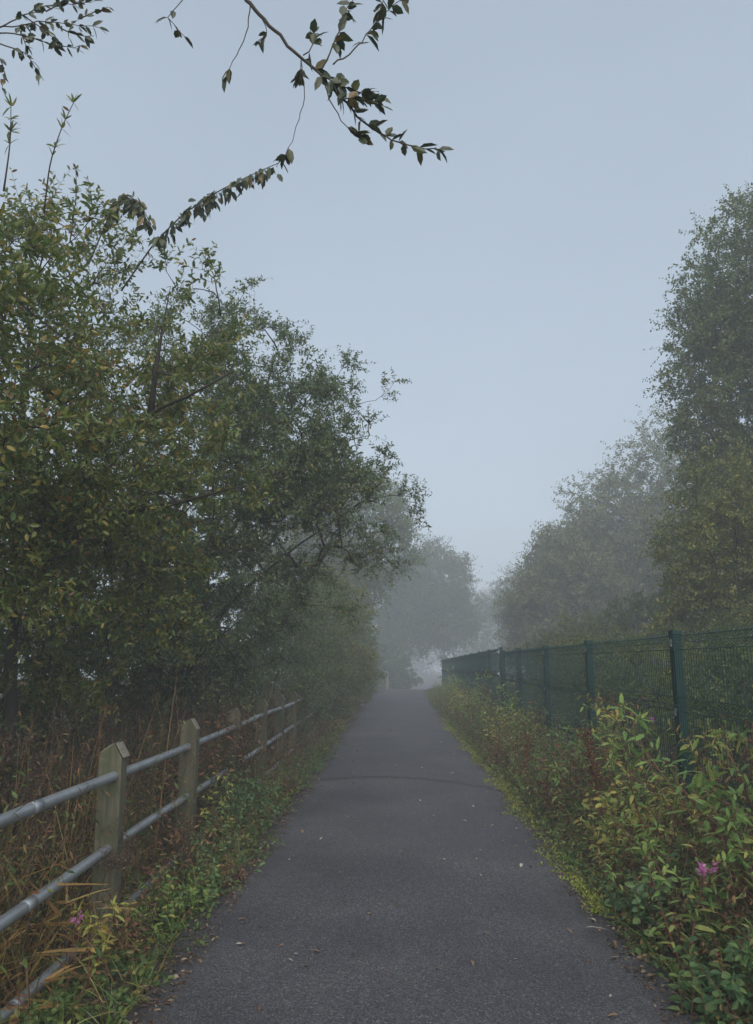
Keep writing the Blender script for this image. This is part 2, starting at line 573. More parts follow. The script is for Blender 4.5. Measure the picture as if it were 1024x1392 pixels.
gx = np.concatenate([np.array([-260, -120, -60, -30, -18]), np.arange(-12, 12.01, .16), np.array([18, 30, 60, 120, 260])])
gy = np.concatenate([np.array([-60, -30, -15, -8]), np.arange(-5, 12, .2), np.arange(12, 60, .6), np.array([65, 72, 80, 95, 120, 170, 260])])
GX, GY = np.meshgrid(gx, gy)
GV = np.stack([GX, GY, gh(GX, GY)], -1).reshape(-1, 3)
nx_, ny_ = len(gx), len(gy)
ii = np.arange(nx_ * ny_).reshape(ny_, nx_)
a, b, c, d = ii[:-1, :-1], ii[:-1, 1:], ii[1:, 1:], ii[1:, :-1]
GT = np.concatenate([np.stack([a, b, c], -1).reshape(-1, 3), np.stack([a, c, d], -1).reshape(-1, 3)])
bf = Buf()
bf.add(GV, GT, 0, True)
tag(bf.build('ground', M['soil']), kind='structure')

py = np.concatenate([np.array([-40, -20, -8]), np.arange(-4, 14, .06), np.arange(14, 40, .2), np.arange(40, 120, .8)])
wl = xl(py) + .05 * np.sin(py * 2.1) + .035 * np.sin(py * 5.7 + 1) + .02 * np.sin(py * 13.0)
wr = xr(py) + .05 * np.sin(py * 1.7 + 2) + .035 * np.sin(py * 6.3) + .02 * np.sin(py * 14.0)
ns = 15
tt = np.linspace(0, 1, ns)
PX = wl[:, None] * (1 - tt) + wr[:, None] * tt
PZ = g0(py)[:, None] + .02 * (1 - (2 * tt - 1) ** 2)[None] + 0 * PX
PX = np.concatenate([PX[:, :1] - .02, PX, PX[:, -1:] + .02], 1)
PZ = np.concatenate([PZ[:, :1] - .08, PZ, PZ[:, -1:] - .08], 1)
PYY = np.repeat(py[:, None], ns + 2, 1)
ii = np.arange(PX.size).reshape(PX.shape)
a, b, c, d = ii[:-1, :-1], ii[:-1, 1:], ii[1:, 1:], ii[1:, :-1]
bf = Buf()
bf.add(np.stack([PX, PYY, PZ], -1).reshape(-1, 3), np.concatenate([np.stack([a, b, c], -1).reshape(-1, 3), np.stack([a, c, d], -1).reshape(-1, 3)]), 0, True)
path = tag(bf.build('path', M['asphalt']), kind='structure')
ed = np.minimum(PX - wl[:, None], wr[:, None] - PX)
ea = path.data.attributes.new('edge', 'FLOAT', 'POINT')
ea.data.foreach_set('value', np.clip(.75 - ed / .5, 0, .75).astype(np.float32).ravel())

# ------------------------------------------------------------------ trees


def resample(P, step=.22):
    P = np.asarray(P, float)
    s = np.concatenate([[0], np.cumsum(np.linalg.norm(np.diff(P, axis=0), axis=1))])
    n = max(4, int(s[-1] / step))
    # Catmull-like smoothing through linear resample plus averaging
    q = np.stack([np.interp(np.linspace(0, s[-1], n), s, P[:, i]) for i in range(3)], -1)
    for _ in range(2):
        q[1:-1] = (q[:-2] + 2 * q[1:-1] + q[2:]) / 4
    return q


def in_ellipsoids(E, n, shell=.45, la=1.0):
    w = np.array([e[6] if len(e) > 6 else e[3] * e[4] * e[5] for e in E], float)
    ch = RNG.choice(len(E), n, p=w / w.sum())
    d = rvec(n)
    r = shell + (1 - shell) * RNG.uniform(size=n) ** .6
    # lumpy outline
    lump = 1 + la * .13 * np.sin(d[:, 0] * 5 + ch) * np.sin(d[:, 2] * 6 + 1) + la * .10 * np.sin(d[:, 1] * 9 + d[:, 2] * 7)
    c = np.array([e[:3] for e in E])[ch]
    rr = np.array([e[3:6] for e in E])[ch]
    return c + d * rr * (r * lump)[:, None]


def grow(name, label, base, limbs, E, ntip, ntwig, nleaf, lsize, mat, cat='tree', group=None, twl=.4, hi=True, shell=.45,
         rt=.006, tubes_on=True, trunk_r=.12, droop=.0, up=.25, barkmat=None, twig_r=.0022, extra=None, avoid=None, spread=1.0, dead=None, upn=.45, tip0=.5, la=1.0):
    """A tree: trunk and limbs are given, branches reach for points in the crown volume E, twigs and leaves sit on the branches."""
    base = np.array([base[0], base[1], float(gh(base[0], base[1])) - .05])
    root = thing(name, label, cat, base, group)
    A = in_ellipsoids(E, ntip, shell, la)
    A[:, 2] = np.maximum(A[:, 2], gh(A[:, 0], A[:, 1]) + .25)
    if avoid is not None:
        A = A[~avoid(A)]
    main = [resample(l) for l in limbs]
    nodes = [q for q in main]
    owner = [np.full(len(q), i) for i, q in enumerate(main)]
    NP = np.concatenate(nodes)
    NO = np.concatenate(owner)
    NI = np.concatenate([np.arange(len(q)) for q in main])
    d0 = np.min(np.linalg.norm(A[:, None] - NP[None], axis=2), axis=1)
    A = A[np.argsort(d0)]
    polys = [None] * len(main)
    par = [(-1, 0)] * len(main)
    k = 6
    cap = len(NP) + len(A) * k + 10
    BP = np.zeros((cap, 3)); BO = np.zeros(cap, int); BI = np.zeros(cap, int)
    nN = len(NP); BP[:nN] = NP; BO[:nN] = NO; BI[:nN] = NI
    new = []
    for a_ in A:
        dd = np.linalg.norm(BP[:nN] - a_, axis=1) + .35 * np.maximum(0, BP[:nN, 2] - a_[2])
        j = int(np.argmin(dd))
        s = BP[j]
        v = a_ - s
        ln = np.linalg.norm(v)
        ts = np.linspace(0, 1, k)[:, None]
        bow = np.array([0, 0, 1.0]) * ln * rnd(.02, .18) + RNG.normal(size=3) * ln * .07
        q = s + v * ts + bow * np.sin(ts * math.pi)
        q[1:-1] += RNG.normal(size=(k - 2, 3)) * ln * .02
        idx = len(main) + len(new)
        new.append(q)
        par.append((int(BO[j]), int(BI[j])))
        BP[nN:nN + k - 1] = q[1:]; BO[nN:nN + k - 1] = idx; BI[nN:nN + k - 1] = np.arange(1, k); nN += k - 1
    W = np.ones(len(par))
    for i in range(len(par) - 1, len(main) - 1, -1):
        if par[i][0] >= 0:
            W[par[i][0]] += W[i]
    tb, lb = Buf(), Buf()
    for i, q in enumerate(main):
        t = np.linspace(0, 1, len(q))
        r0 = trunk_r if i == 0 else trunk_r * (.55 if i < 3 else .36)
        q = q + RNG.normal(size=q.shape) * r0 * .12
        tubes(tb, q, r0 * (1 - .93 * t ** .8) + (.35 * r0 * np.exp(-t * 14) if i == 0 else 0), 9)
    T = np.array(new)
    Wn = W[len(main):]
    if tubes_on:
        r0 = rt * Wn ** .45
        ts = np.linspace(0, 1, k)
        tubes(tb, T, r0[:, None] * (1 - .6 * ts)[None], 5)
    # twigs
    nb = len(T)
    bi = np.repeat(np.arange(nb), ntwig)
    n = len(bi)
    f = rnd(tip0, 1, n) * (k - 1)
    i0 = np.clip(f.astype(int), 0, k - 2)
    ff = (f - i0)[:, None]
    S = T[bi, i0] * (1 - ff) + T[bi, i0 + 1] * ff
    bd = nrm(T[bi, -1] - T[bi, 0])
    D = nrm(bd * .6 + rvec(n) * .85 + np.array([0, 0, up]))
    sprigs(tb if twig_r else None, lb, S, D, twl * rnd(.5, 1.25, n), nleaf, lsize[0], lsize[1], rad=twig_r or .002, sag=.12, hi=hi, droop=droop, sides=3, spread=spread, upn=upn, smat=1)
    if extra:
        extra(tb, lb)
    tb.build('trunk', [barkmat or M['bark'], M['twig']], root, base)
    lb.build('crown', [mat] + ([dead] if dead else []), root, base)
    return root


def pts(*a):
    return [at(*q) for q in a]


def hang_spray(tb, lb, line, n, L, W):
    q = resample(np.array(line), .05)
    tubes(tb, q, np.linspace(.008, .003, len(q)), 5, 1)
    i = RNG.integers(int(len(q) * .35), len(q), n)
    S = q[i] + RNG.normal(size=(n, 3)) * .015
    D = np.stack([RNG.normal(size=n) * .45, RNG.normal(size=n) * .45, -rnd(.5, 1.1, n)], -1)
    N = nrm(RNG.normal(size=(n, 3)) * .4 + np.array([.3, -.6, .3]))
    S = S + nrm(D) * (rnd(0, .075, n) * RNG.uniform(size=n))[:, None]
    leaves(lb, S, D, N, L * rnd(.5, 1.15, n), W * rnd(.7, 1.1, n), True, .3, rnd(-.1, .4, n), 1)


def spray_a(tb, lb):
    # long arching shoots that stand out of the crown with hanging leaves
    hang_spray(tb, lb, pts((165, 395, 5.9), (210, 330, 5.7), (250, 290, 5.6), (300, 258, 5.5), (345, 236, 5.4), (378, 222, 5.3)), 130, .115, .046)
    hang_spray(tb, lb, pts((120, 360, 6.2), (150, 290, 6.1), (168, 262, 6.1), (190, 275, 6.0), (203, 300, 6.0)), 110, .12, .05)
    for line in (pts((60, 290, 5.2), (68, 220, 5.0), (85, 170, 4.9), (100, 140, 4.8)), pts((95, 330, 6.4), (105, 260, 6.4), (103, 230, 6.3)),
                 pts((5, 260, 4.6), (15, 190, 4.5), (15, 145, 4.4))):
        q = resample(np.array(line), .06)
        tubes(tb, q, np.linspace(.007, .0025, len(q)), 5, 1)
        m_ = len(q)
        n = 26
        i = RNG.integers(int(m_ * .5), m_, n)
        D = nrm(np.array(q[-1] - q[0]))[None] * .6 + rvec(n) * .8
        leaves(lb, q[i], D, np.tile([0.2, -.5, .8], (n, 1)) + RNG.normal(size=(n, 3)) * .3, .085 * rnd(.7, 1.1, n), .024, True, .25, .15)


baseA = (-3.1, 6.9)
bA = np.array([-3.1, 6.9, gh(-3.1, 6.9)])
grow('willow', 'nearest olive willow with dark bare limbs and yellowing leaves behind the rail fence', baseA,
     [[bA] + pts((18, 820, 6.7), (62, 690, 6.4), (108, 622, 6.2), (200, 566, 5.9), (252, 545, 5.7), (320, 505, 5.5)),
      pts((55, 770, 6.6), (100, 722, 6.45), (145, 696, 6.3), (230, 689, 6.0), (280, 672, 5.9), (350, 655, 5.6)),
      pts((20, 810, 6.7), (22, 680, 6.7), (32, 560, 6.6), (45, 400, 6.6), (70, 300, 6.5)),
      pts((205, 563, 5.9), (215, 470, 5.9), (232, 390, 5.8)),
      pts((10, 800, 6.7), (-60, 560, 6.2), (-120, 400, 5.4), (-60, 250, 4.8)),
      pts((70, 720, 6.4), (180, 600, 6.6), (300, 430, 6.7))],
     [(-3.2, 6.5, 3.6, 2.2, 1.7, 2.1), (-2.9, 5.4, 2.75, 1.2, 1.1, 1.0), (-2.75, 4.4, 3.6, .95, .8, 1.3, 2.0), (-2.3, 6.6, 3.0, 1.1, 1.2, 1.3), (-3.0, 7.6, 1.7, 1.2, .9, .9)],
     520, 9, 13, (.078, .034), M['willow'], group='trees along the rail fence', twl=.36, trunk_r=.085, extra=spray_a, shell=.25, rt=.0045, dead=M['overhang'])

baseB = (-3.0, 11.6)
bB = np.array([-3.0, 11.6, gh(-3.0, 11.6)])
grow('willow', 'grey-green rounded willow with arching limbs reaching furthest over the path', baseB,
     [[bB, bB + [.1, 0, 1.2], np.array([-2.6, 11.3, 2.9]), np.array([-2.0, 11.1, 4.6]), np.array([-1.5, 11, 6.2])],
      [np.array([-2.85, 11.5, 1.2]), np.array([-2.2, 11.0, 2.3]), np.array([-1.2, 10.7, 3.1]), np.array([-.3, 10.6, 3.7])],
      [np.array([-2.6, 11.3, 2.9]), np.array([-1.7, 10.8, 3.9]), np.array([-.8, 10.7, 4.6]), np.array([-.1, 10.8, 4.8])],
      [np.array([-2.9, 11.5, 1.5]), np.array([-3.4, 11.2, 3.0]), np.array([-3.5, 11.0, 5.0])],
      [np.array([-2.95, 11.5, .9]), np.array([-2.4, 10.6, 1.7]), np.array([-1.6, 10.0, 2.2])]],
     [(-2.5, 10.8, 4.2, 2.8, 2.4, 2.7), (-1.75, 11.0, 4.9, 1.45, 1.5, 1.8), (-1.15, 10.5, 3.75, 1.7, 1.6, 1.15), (-1.3, 10.6, 4.5, 1.5, 1.4, 1.2), (-2.4, 10.4, 1.7, 1.2, 1.2, .9)],
     720, 11, 13, (.070, .034), M['sallow'], group='trees along the rail fence', twl=.36, trunk_r=.1, shell=.3, rt=.0045)


def bush(label, x, y, h, r, mat, ntip=230, ntw=7, nl=12, ls=(.09, .04), name='shrub', cat='shrub', group=None, z0=.2, ry=None, hi=False, trunk_r=.05, droop=0.0, twl=.35, twig_r=None, rt=.005, lean=0.0, shell=.5):
    g = float(gh(x, y))
    b = np.array([x, y, g])
    limbs = []
    for q in range(4):
        a_ = q * 1.57 + rnd(0, .8)
        limbs.append([b + [.06 * math.cos(a_), .06 * math.sin(a_), 0], b + [.3 * r * math.cos(a_), .3 * r * math.sin(a_), .35 * h], b + [.55 * r * math.cos(a_) + lean * .6, .55 * r * math.sin(a_), .75 * h]])
    E = [(x + lean * .5, y, g + z0 + (h - z0) * .45, r, ry or r, (h - z0) * .5), (x + lean, y, g + h * .68, r * .62, (ry or r) * .62, h * .33), (x, y, g + h * .25 + z0 * .5, r * .95, (ry or r) * .9, h * .25)]
    return grow(name, label, (x, y), limbs, E, ntip, ntw, nl, ls, mat, cat=cat, group=group, hi=hi, trunk_r=trunk_r, twl=twl, twig_r=twig_r, droop=droop, rt=rt, shell=shell)


gl = 'shrubs and trees along the far left of the path'
bush('dull green shrub just past the end of the rail fence', -2.5, 16.5, 4.3, 1.55, M['sallow'], 330, 8, 13, (.085, .034), group=gl)
bush('hazy green shrub behind the last fence posts', -2.15, 21.0, 4.9, 1.75, M['alder'], 330, 8, 13, (.10, .045), group=gl)
bush('pale foggy shrub overhanging the left path edge beyond the rail fence', -1.75, 26.0, 5.2, 1.8, M['olive'], 300, 8, 13, (.12, .055), group=gl)
bush('low foggy shrub before the tall grey tree', -1.6, 31.5, 4.3, 1.75, M['sallow'], 260, 8, 13, (.13, .06), group=gl)
bush('low grey shrub fading into fog beside the pale bollard', -1.5, 41.0, 3.4, 1.7, M['olive'], 220, 8, 13, (.16, .08), group=gl)
bush('faint misty shrub under the rounded blue-grey tree', 1.2, 72.0, 5.0, 2.6, M['sallow'], 200, 8, 12, (.26, .15), group=gl)
bush('faint misty shrub left of where the path vanishes', -1.6, 62.0, 5.2, 2.6, M['sallow'], 200, 8, 12, (.24, .14), group=gl)
# dense growth further from the path on the left
gb = 'dark bushes behind the willows'
bush('dark bush filling the gap behind the nearest willow', -4.9, 8.6, 4.6, 1.7, M['dark'], 300, 8, 13, (.10, .045), group=gb)
bush('dark low bush at the foot of the nearest willow', -4.0, 5.6, 2.6, 1.3, M['dark'], 260, 8, 13, (.08, .036), group=gb)
bush('dark bush between the two willows', -4.2, 11.8, 4.8, 1.8, M['dark'], 300, 8, 13, (.10, .045), group=gb)
bush('dark tall bush behind the grey-green willow', -5.0, 16.0, 5.8, 2.3, M['dark'], 320, 8, 13, (.12, .055), group=gb)
bush('dark low bush behind the grey-green willow trunk', -3.3, 13.4, 2.9, 1.3, M['dark'], 240, 8, 13, (.10, .045), group=gb)
bush('dark rounded bush behind the fence shrubs', -4.8, 23.0, 6.0, 2.4, M['dark'], 300, 8, 13, (.14, .07), group=gb)


def far(k, x, y, E):
    """The same crown plan for a bigger tree that stands k times as far away."""
    return x * k, y * k, [(a * k, b_ * k, CAM_H + (c_ - CAM_H) * k, r1 * k, r2 * k, r3 * k) for a, b_, c_, r1, r2, r3 in E]


def tree(label, x, y, E, mat, ntip, ntw=6, nl=13, ls=(.09, .05), name='tree', group=None, lean=(0, 0), top=None, trunk_r=.16, hi=False, shell=.5, upn=.45, la=1.0):
    g = float(gh(x, y))
    b = np.array([x, y, g])
    zt = top or max(e[2] + e[5] * .5 for e in E)
    cx = np.mean([e[0] for e in E]); cy = np.mean([e[1] for e in E])
    spine = [b, b + np.array([(cx - x) * .2, (cy - y) * .2, (zt - g) * .3]), np.array([x + (cx - x) * .6, y + (cy - y) * .6, g + (zt - g) * .65]), np.array([cx, cy, zt])]
    limbs = [spine]
    sp = resample(spine)
    for q in range(9):
        i = int(len(sp) * rnd(.22, .8))
        e = E[q % len(E)]
        a_ = q * 2.4
        end = np.array([e[0] + e[3] * .6 * math.cos(a_), e[1] + e[4] * .6 * math.sin(a_), e[2] + e[5] * rnd(-.1, .5)])
        limbs.append([sp[i], (sp[i] + end) / 2 + [0, 0, .25], end])
    return grow(name, label, (x, y), limbs, E, ntip, ntw, nl, ls, mat, cat='tree', group=group, hi=hi, trunk_r=trunk_r, twl=.5 * ls[0] / .09, twig_r=None, rt=.007, shell=shell, upn=upn, la=la)


# the foggy trees where the path vanishes
gf = 'trees fading into the fog'
tree('tall grey foggy tree leaning over the path from its left side', *far(1.3, -1.9, 35.5, [(-1.0, 35, 7.4, 2.9, 2.6, 3.0), (-2.2, 34.5, 3.8, 2.2, 2.2, 2.6), (-3.2, 36, 6, 2.6, 2.6, 3.6)]), M['alder'], 750, 9, 14, ls=(.22, .13), group=gf)
tree('rounded blue-grey tree arching over the end of the path', *far(1.35, 1.0, 63.0, [(4.2, 61, 6.6, 3.8, 3.8, 4.3), (2.2, 61, 5.6, 2.6, 3, 4.0), (6.0, 61, 4.6, 2.0, 2.5, 3.0)]), M['dark'], 620, 9, 12, ls=(.31, .20), group=gf, trunk_r=.22)
tree('faint foggy tree beyond the end of the mesh fence', *far(1.35, 11.5, 74.0, [(11.5, 74, 4.5, 3.4, 3, 3.8), (14.5, 76, 6, 3.4, 3, 4.5)]), M['dark'], 330, ls=(.34, .20), group=gf)
tree('barely visible tree closing the left of the path bend', *far(1.4, -3.5, 66.0, [(-3.5, 66, 5.5, 4.0, 3, 5.2), (-.8, 68, 3.2, 2.6, 2.6, 3.2)]), M['dark'], 330, ls=(.36, .21), group=gf)
tree('barely visible tree behind the rounded blue-grey tree', *far(1.5, 16.0, 100.0, [(15, 100, 5, 6, 4, 5)]), M['dark'], 260, ls=(.5, .28), group=gf)
tree('palest tree straight beyond the end of the path', *far(1.6, 4.0, 112.0, [(3.5, 112, 4.5, 7, 4, 6)]), M['dark'], 300, ls=(.55, .32), group=gf)

# right-hand trees behind the mesh fence
gr = 'trees behind the mesh fence'
tree('tallest dark green tree rising behind the mesh fence', 11.2, 19.6, [(11, 19, 4.2, 3.7, 3.2, 3.4), (11, 19, 8.3, 3.65, 3.2, 3.3), (10.0, 18.4, 6.2, 2.5, 1.8, 3.0), (11.2, 19, 11.2, 3.1, 3, 2.9), (14.5, 19.5, 7, 3, 3, 6)], M['alder'], 2900, 10, 14, (.125, .075), name='alder_tree', group=gr, trunk_r=.22, la=.45)
tree('lighter olive tree in front of the tallest tree', 7.7, 14.8, [(7.5, 14.6, 3.5, 2.2, 1.7, 2.2), (6.6, 14.5, 2.4, 1.5, 1.4, 1.5), (8.6, 14.4, 3.0, 2.0, 1.6, 2.2)], M['olive'], 620, 9, 14, (.095, .055), group=gr, trunk_r=.1)
tree('tall foggy brown-tinged tree left of the tallest tree', *far(1.35, 11.0, 34.0, [(10.8, 34, 5.6, 3.1, 2.8, 4.3), (13.2, 34.5, 6.6, 3.0, 2.6, 5.4), (9.0, 33.5, 4.4, 2.4, 2.4, 3.4)]), M['birch'], 1000, 9, 14, ls=(.23, .135), name='birch_tree', group=gr)
tree('lower foggy golden-brown tree at the head of the row', *far(1.35, 7.6, 32.0, [(7.9, 32, 3.9, 2.1, 2.2, 3.1), (6.9, 32, 2.9, 1.55, 1.8, 2.4)]), M['birch'], 560, 9, 14, ls=(.215, .13), name='birch_tree', group=gr)
bush('pale green shrub at the foot of the golden-brown tree', 7.2, 26.5, 3.3, 1.9, M['olive'], 260, 8, 13, (.11, .055), group=gr)
bush('grey-green shrub between the birch and the tallest tree', 8.6, 23.5, 3.9, 2.0, M['alder'], 280, 8, 13, (.11, .055), group=gr)
gm = 'bushes seen through the mesh fence'
for x_, y_, h_, r_, mm, lab in [
        (3.75, 5.2, 1.9, .8, 'olive', 'olive bush seen through the nearest mesh panel'),
        (4.9, 6.4, 2.3, 1.1, 'dark', 'dark bush standing back behind the nearest mesh panel'),
        (3.85, 8.2, 1.85, .85, 'alder', 'grey-green bush behind the second mesh post'),
        (5.3, 9.6, 2.2, 1.3, 'dark', 'dark bush standing back behind the second mesh post'),
        (4.1, 11.2, 1.9, .9, 'olive', 'olive bush seen through the third mesh panel'),
        (4.2, 14.2, 2.0, 1.0, 'alder', 'grey-green bush behind the fourth mesh post'),
        (5.9, 13.0, 2.3, 1.3, 'dark', 'dark bush under the lighter olive tree'),
        (4.6, 18.0, 2.0, 1.1, 'olive', 'olive bush where the mesh fence steps up'),
        (5.2, 23.0, 2.2, 1.4, 'dark', 'dark bush behind the far mesh fence')]:
    bush(lab, x_, y_, h_, r_, M[mm], 190, 8, 12, (.065, .032), group=gm)

# ------------------------------------------------------------------ overhanging branch (its tree stands beside the camera)
def overhang():
    b = np.array([-2.75, -.6, float(gh(-2.75, -.6))])
    root = thing('overhanging_tree', 'tree leaning in from above with sparse leafy twigs hanging against the sky', 'tree', b)
    tb, lb = Buf(), Buf()
    Y = 2.9
    A = at(335, 0, Y)
    lead = at(250, -130, 2.7)
    limb = resample([b, b + [.1, .1, 1.6], b + [.35, .5, 3.2], np.array([-2.2, .9, 4.4]), np.array([-1.5, 2.0, 4.9]), lead, A])
    tubes(tb, limb, np.linspace(.09, .0085, len(limb)) ** 1.0, 8)
    limb2 = resample([np.array([-2.35, .35, 3.9]), np.array([-2.35, 1.6, 4.5]), at(-190, 60, 3.0), at(-60, 30, 3.2), at(0, 45, 3.3)])
    tubes(tb, limb2, np.linspace(.045, .007, len(limb2)), 6)

    def sub(line, r0, r1, L=.085, W=.030, nl=0, t0=.6, ends=True, yy=Y, down=.3):
        P3 = np.array([at(x / 1.6, y / 1.6, yy + i * .02) for i, (x, y) in enumerate(line)])
        q = resample(P3, .03)
        q[1:-1] += RNG.normal(size=(len(q) - 2, 3)) * .003
        tubes(tb, q, np.linspace(r0, r1, len(q)), 6, 1)
        if nl:
            i = (np.clip(t0 + (1 - t0) * np.linspace(0, 1, nl) + rnd(-.04, .04, nl), 0, 1) * (len(q) - 1)).astype(int)
            ax = nrm(q[-1] - q[-4])
            D = ax[None] * .75 + rvec(nl) * np.array([.9, .5, .8]) - np.array([0, 0, down])
            N = RNG.normal(size=(nl, 3)) * .6 + np.array([0, -.6, .7])
            leaves(lb, q[i], D, N, L * rnd(.5, 1.0, nl), W * rnd(.85, 1.25, nl), True, .25, rnd(-.05, .35, nl))
        return q

    sub([(535, 0), (600, 70), (650, 120), (690, 155), (740, 210), (790, 265), (850, 305), (915, 322), (968, 330)], .0085, .002, nl=39, t0=.35)
    sub([(545, 10), (540, 60), (520, 110), (500, 150), (492, 165)], .003, .0014, nl=4, t0=.9, down=.8)
    sub([(560, 25), (588, 70), (575, 92), (550, 98)], .0025, .0012, nl=12, t0=.6, L=.05, W=.018)
    sub([(655, 130), (660, 180), (665, 205), (650, 270), (630, 325), (612, 350)], .0025, .0012, nl=8, t0=.9, down=.2)
    sub([(655, 130), (655, 165), (645, 190)], .0025, .0012, nl=16, t0=.4, L=.06, W=.022)
    sub([(700, 150), (725, 100), (735, 70), (750, 25), (770, -5)], .004, .002, nl=18, t0=.35, L=.095, W=.036)
    sub([(660, 120), (690, 90), (680, 60)], .003, .0015, nl=14, t0=.4, L=.08, W=.034)
    sub([(725, 140), (780, 100), (820, 45), (850, 15), (880, -10)], .0035, .0015, nl=19, t0=.35, L=.09, W=.032)
    sub([(820, 45), (830, 15), (840, -20)], .002, .0012, nl=9, t0=.4, L=.09, W=.03)
    sub([(705, 180), (725, 235), (760, 285), (800, 308)], .003, .0014, nl=14, t0=.75)
    sub([(690, 155), (740, 190), (790, 205), (820, 210)], .003, .0014, nl=35, t0=.15, L=.09, W=.036, down=.0)
    sub([(740, 215), (790, 215), (830, 230)], .003, .0014, nl=20, t0=.1, L=.085, W=.034, down=.0)
    sub([(420, -60), (395, 0), (365, 38)], .003, .0014, nl=4, t0=.95, L=.085, W=.028)
    sub([(365, 38), (385, 60), (400, 78)], .0018, .0012, nl=5, t0=.6, L=.06, W=.025)
    q = limb2[-1]
    for ln_, nl in (([(0, 72), (60, 78), (130, 105), (190, 100)], 22), ([(0, 60), (50, 30), (120, 10), (200, 5)], 30), ([(0, 95), (60, 115), (80, 150), (95, 175)], 12),
                    ([(-20, 60), (40, 55), (100, 45), (170, 55), (215, 60)], 34), ([(60, 40), (110, 75), (130, 105)], 14), ([(100, 25), (150, -10), (190, -25)], 14), ([(130, 60), (170, 80), (205, 78)], 10), ([(40, 60), (60, 90), (55, 120)], 8), ([(-10, 110), (15, 150), (5, 190)], 9), ([(170, 40), (210, 30), (235, 15)], 8)):
        sub(ln_, .0035, .0014, nl=nl, t0=.25, L=.062, W=.024, yy=3.3, down=.15)
    tb.build('trunk', [M['bark'], M['twig']], root, b)
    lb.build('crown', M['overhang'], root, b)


overhang()

# ------------------------------------------------------------------ rail fence
def box(buf, lo, hi, mat=0):
    x0, y0, z0 = lo
    x1, y1, z1 = hi
    v = [(x0, y0, z0), (x1, y0, z0), (x1, y1, z0), (x0, y1, z0), (x0, y0, z1), (x1, y0, z1), (x1, y1, z1), (x0, y1, z1)]
    t = [(0, 2, 1), (0, 3, 2), (4, 5, 6), (4, 6, 7), (0, 1, 5), (0, 5, 4), (1, 2, 6), (1, 6, 5), (2, 3, 7), (2, 7, 6), (3, 0, 4), (3, 4, 7)]
    buf.add(v, t, mat)


def prism(buf, prof, y0, y1, mat=0):
    """Extrude a convex x-z outline from y0 to y1; each face has its own vertices."""
    n = len(prof)
    f = [(x, y0, z) for x, z in prof]
    k = [(x, y1, z) for x, z in prof]
    buf.add(f, [(0, i, i + 1) for i in range(1, n - 1)], mat)
    buf.add(k, [(0, i + 1, i) for i in range(1, n - 1)], mat)
    for i in range(n):
        j = (i + 1) % n
        buf.add([f[i], f[j], k[j], k[i]], [(0, 2, 1), (0, 3, 2)], mat)


def rail_fence():
    ys = [1.3, 3.3, 5.3, 7.3, 9.4, 11.6, 13.6, 15.5, 17.4, 19.3, 21.3, 23.6]
    root = thing('rail_fence', 'weathered timber post fence with three galvanised pipe rails beside the path', 'fence', (fl(5.3), 5.3, float(gh(fl(5.3), 5.3))))
    o = np.array(root.location)
    for i, y in enumerate(ys):
        x = float(fl(y))
        top = 1.03 - .006 * (y - 5.3) + rnd(-.02, .02)
        b = Buf()
        w, dp = .073, .065
        c = .008
        pk = rnd(.015, .04)
        prism(b, [(x - w, -.7), (x + w - c, -.7), (x + w, -.69), (x + w, top - .085), (x + pk, top), (x + pk - .02, top - .002), (x - w, top - .055)], y - dp, y + dp)
        rot = rnd(-.06, .06)
        lean_ = rnd(-.022, .022)
        for vv in b.v:
            dx, dy = vv[:, 0] - x, vv[:, 1] - y
            vv[:, 0] = x + dx * math.cos(rot) - dy * math.sin(rot) + (vv[:, 2]) * lean_
            vv[:, 1] = y + dx * math.sin(rot) + dy * math.cos(rot)
        # end-grain cap set just proud of the sloping tops
        cb = []
        po = b.build('post', [M['post']], root, o)
        cap = Buf()
        for (xa, za), (xb, zb) in (((x + w + .003, top - .086), (x + pk, top + .003)), ((x + pk - .0205, top + .001), (x - w - .003, top - .054))):
            q = [(xa, y - dp - .003, za), (xb, y - dp - .003, zb), (xb, y + dp + .003, zb), (xa, y + dp + .003, za)]
            up = [(p_[0], p_[1], p_[2] + .006) for p_ in q]
            cap.add(q + up, [(4, 5, 6), (4, 6, 7), (0, 1, 5), (0, 5, 4), (1, 2, 6), (1, 6, 5), (2, 3, 7), (2, 7, 6), (3, 0, 4), (3, 4, 7), (0, 2, 1), (0, 3, 2)])
        cap.build('weathered_top', M['endgrain'], po, (0, 0, 0))
        po.children[0].location = (0, 0, 0)
        for vtx in po.children[0].data.vertices:
            vtx.co = vtx.co - po.parent.location
    for h in (.815, .37, -.075):
        b = Buf()
        yy = np.arange(.6, 24.4, .35)
        P = np.stack([fl(yy) + .012 + .008 * np.sin(yy * 1.3 + h * 9), yy, h - .0045 * (yy - 5.3) + .008 * np.sin(yy * .9 + h * 5)], -1)
        tubes(b, P, np.full(len(yy), .031), 12)
        for yj in (4.35, 10.4, 15.1):
            i = int((yj - .6) / .35)
            dv = nrm(P[i + 1] - P[i])
            tubes(b, np.stack([P[i] - dv * .05, P[i] + dv * .05]), np.full(2, .0325), 12)
        b.build('rail', M['galv'], root, o)


rail_fence()


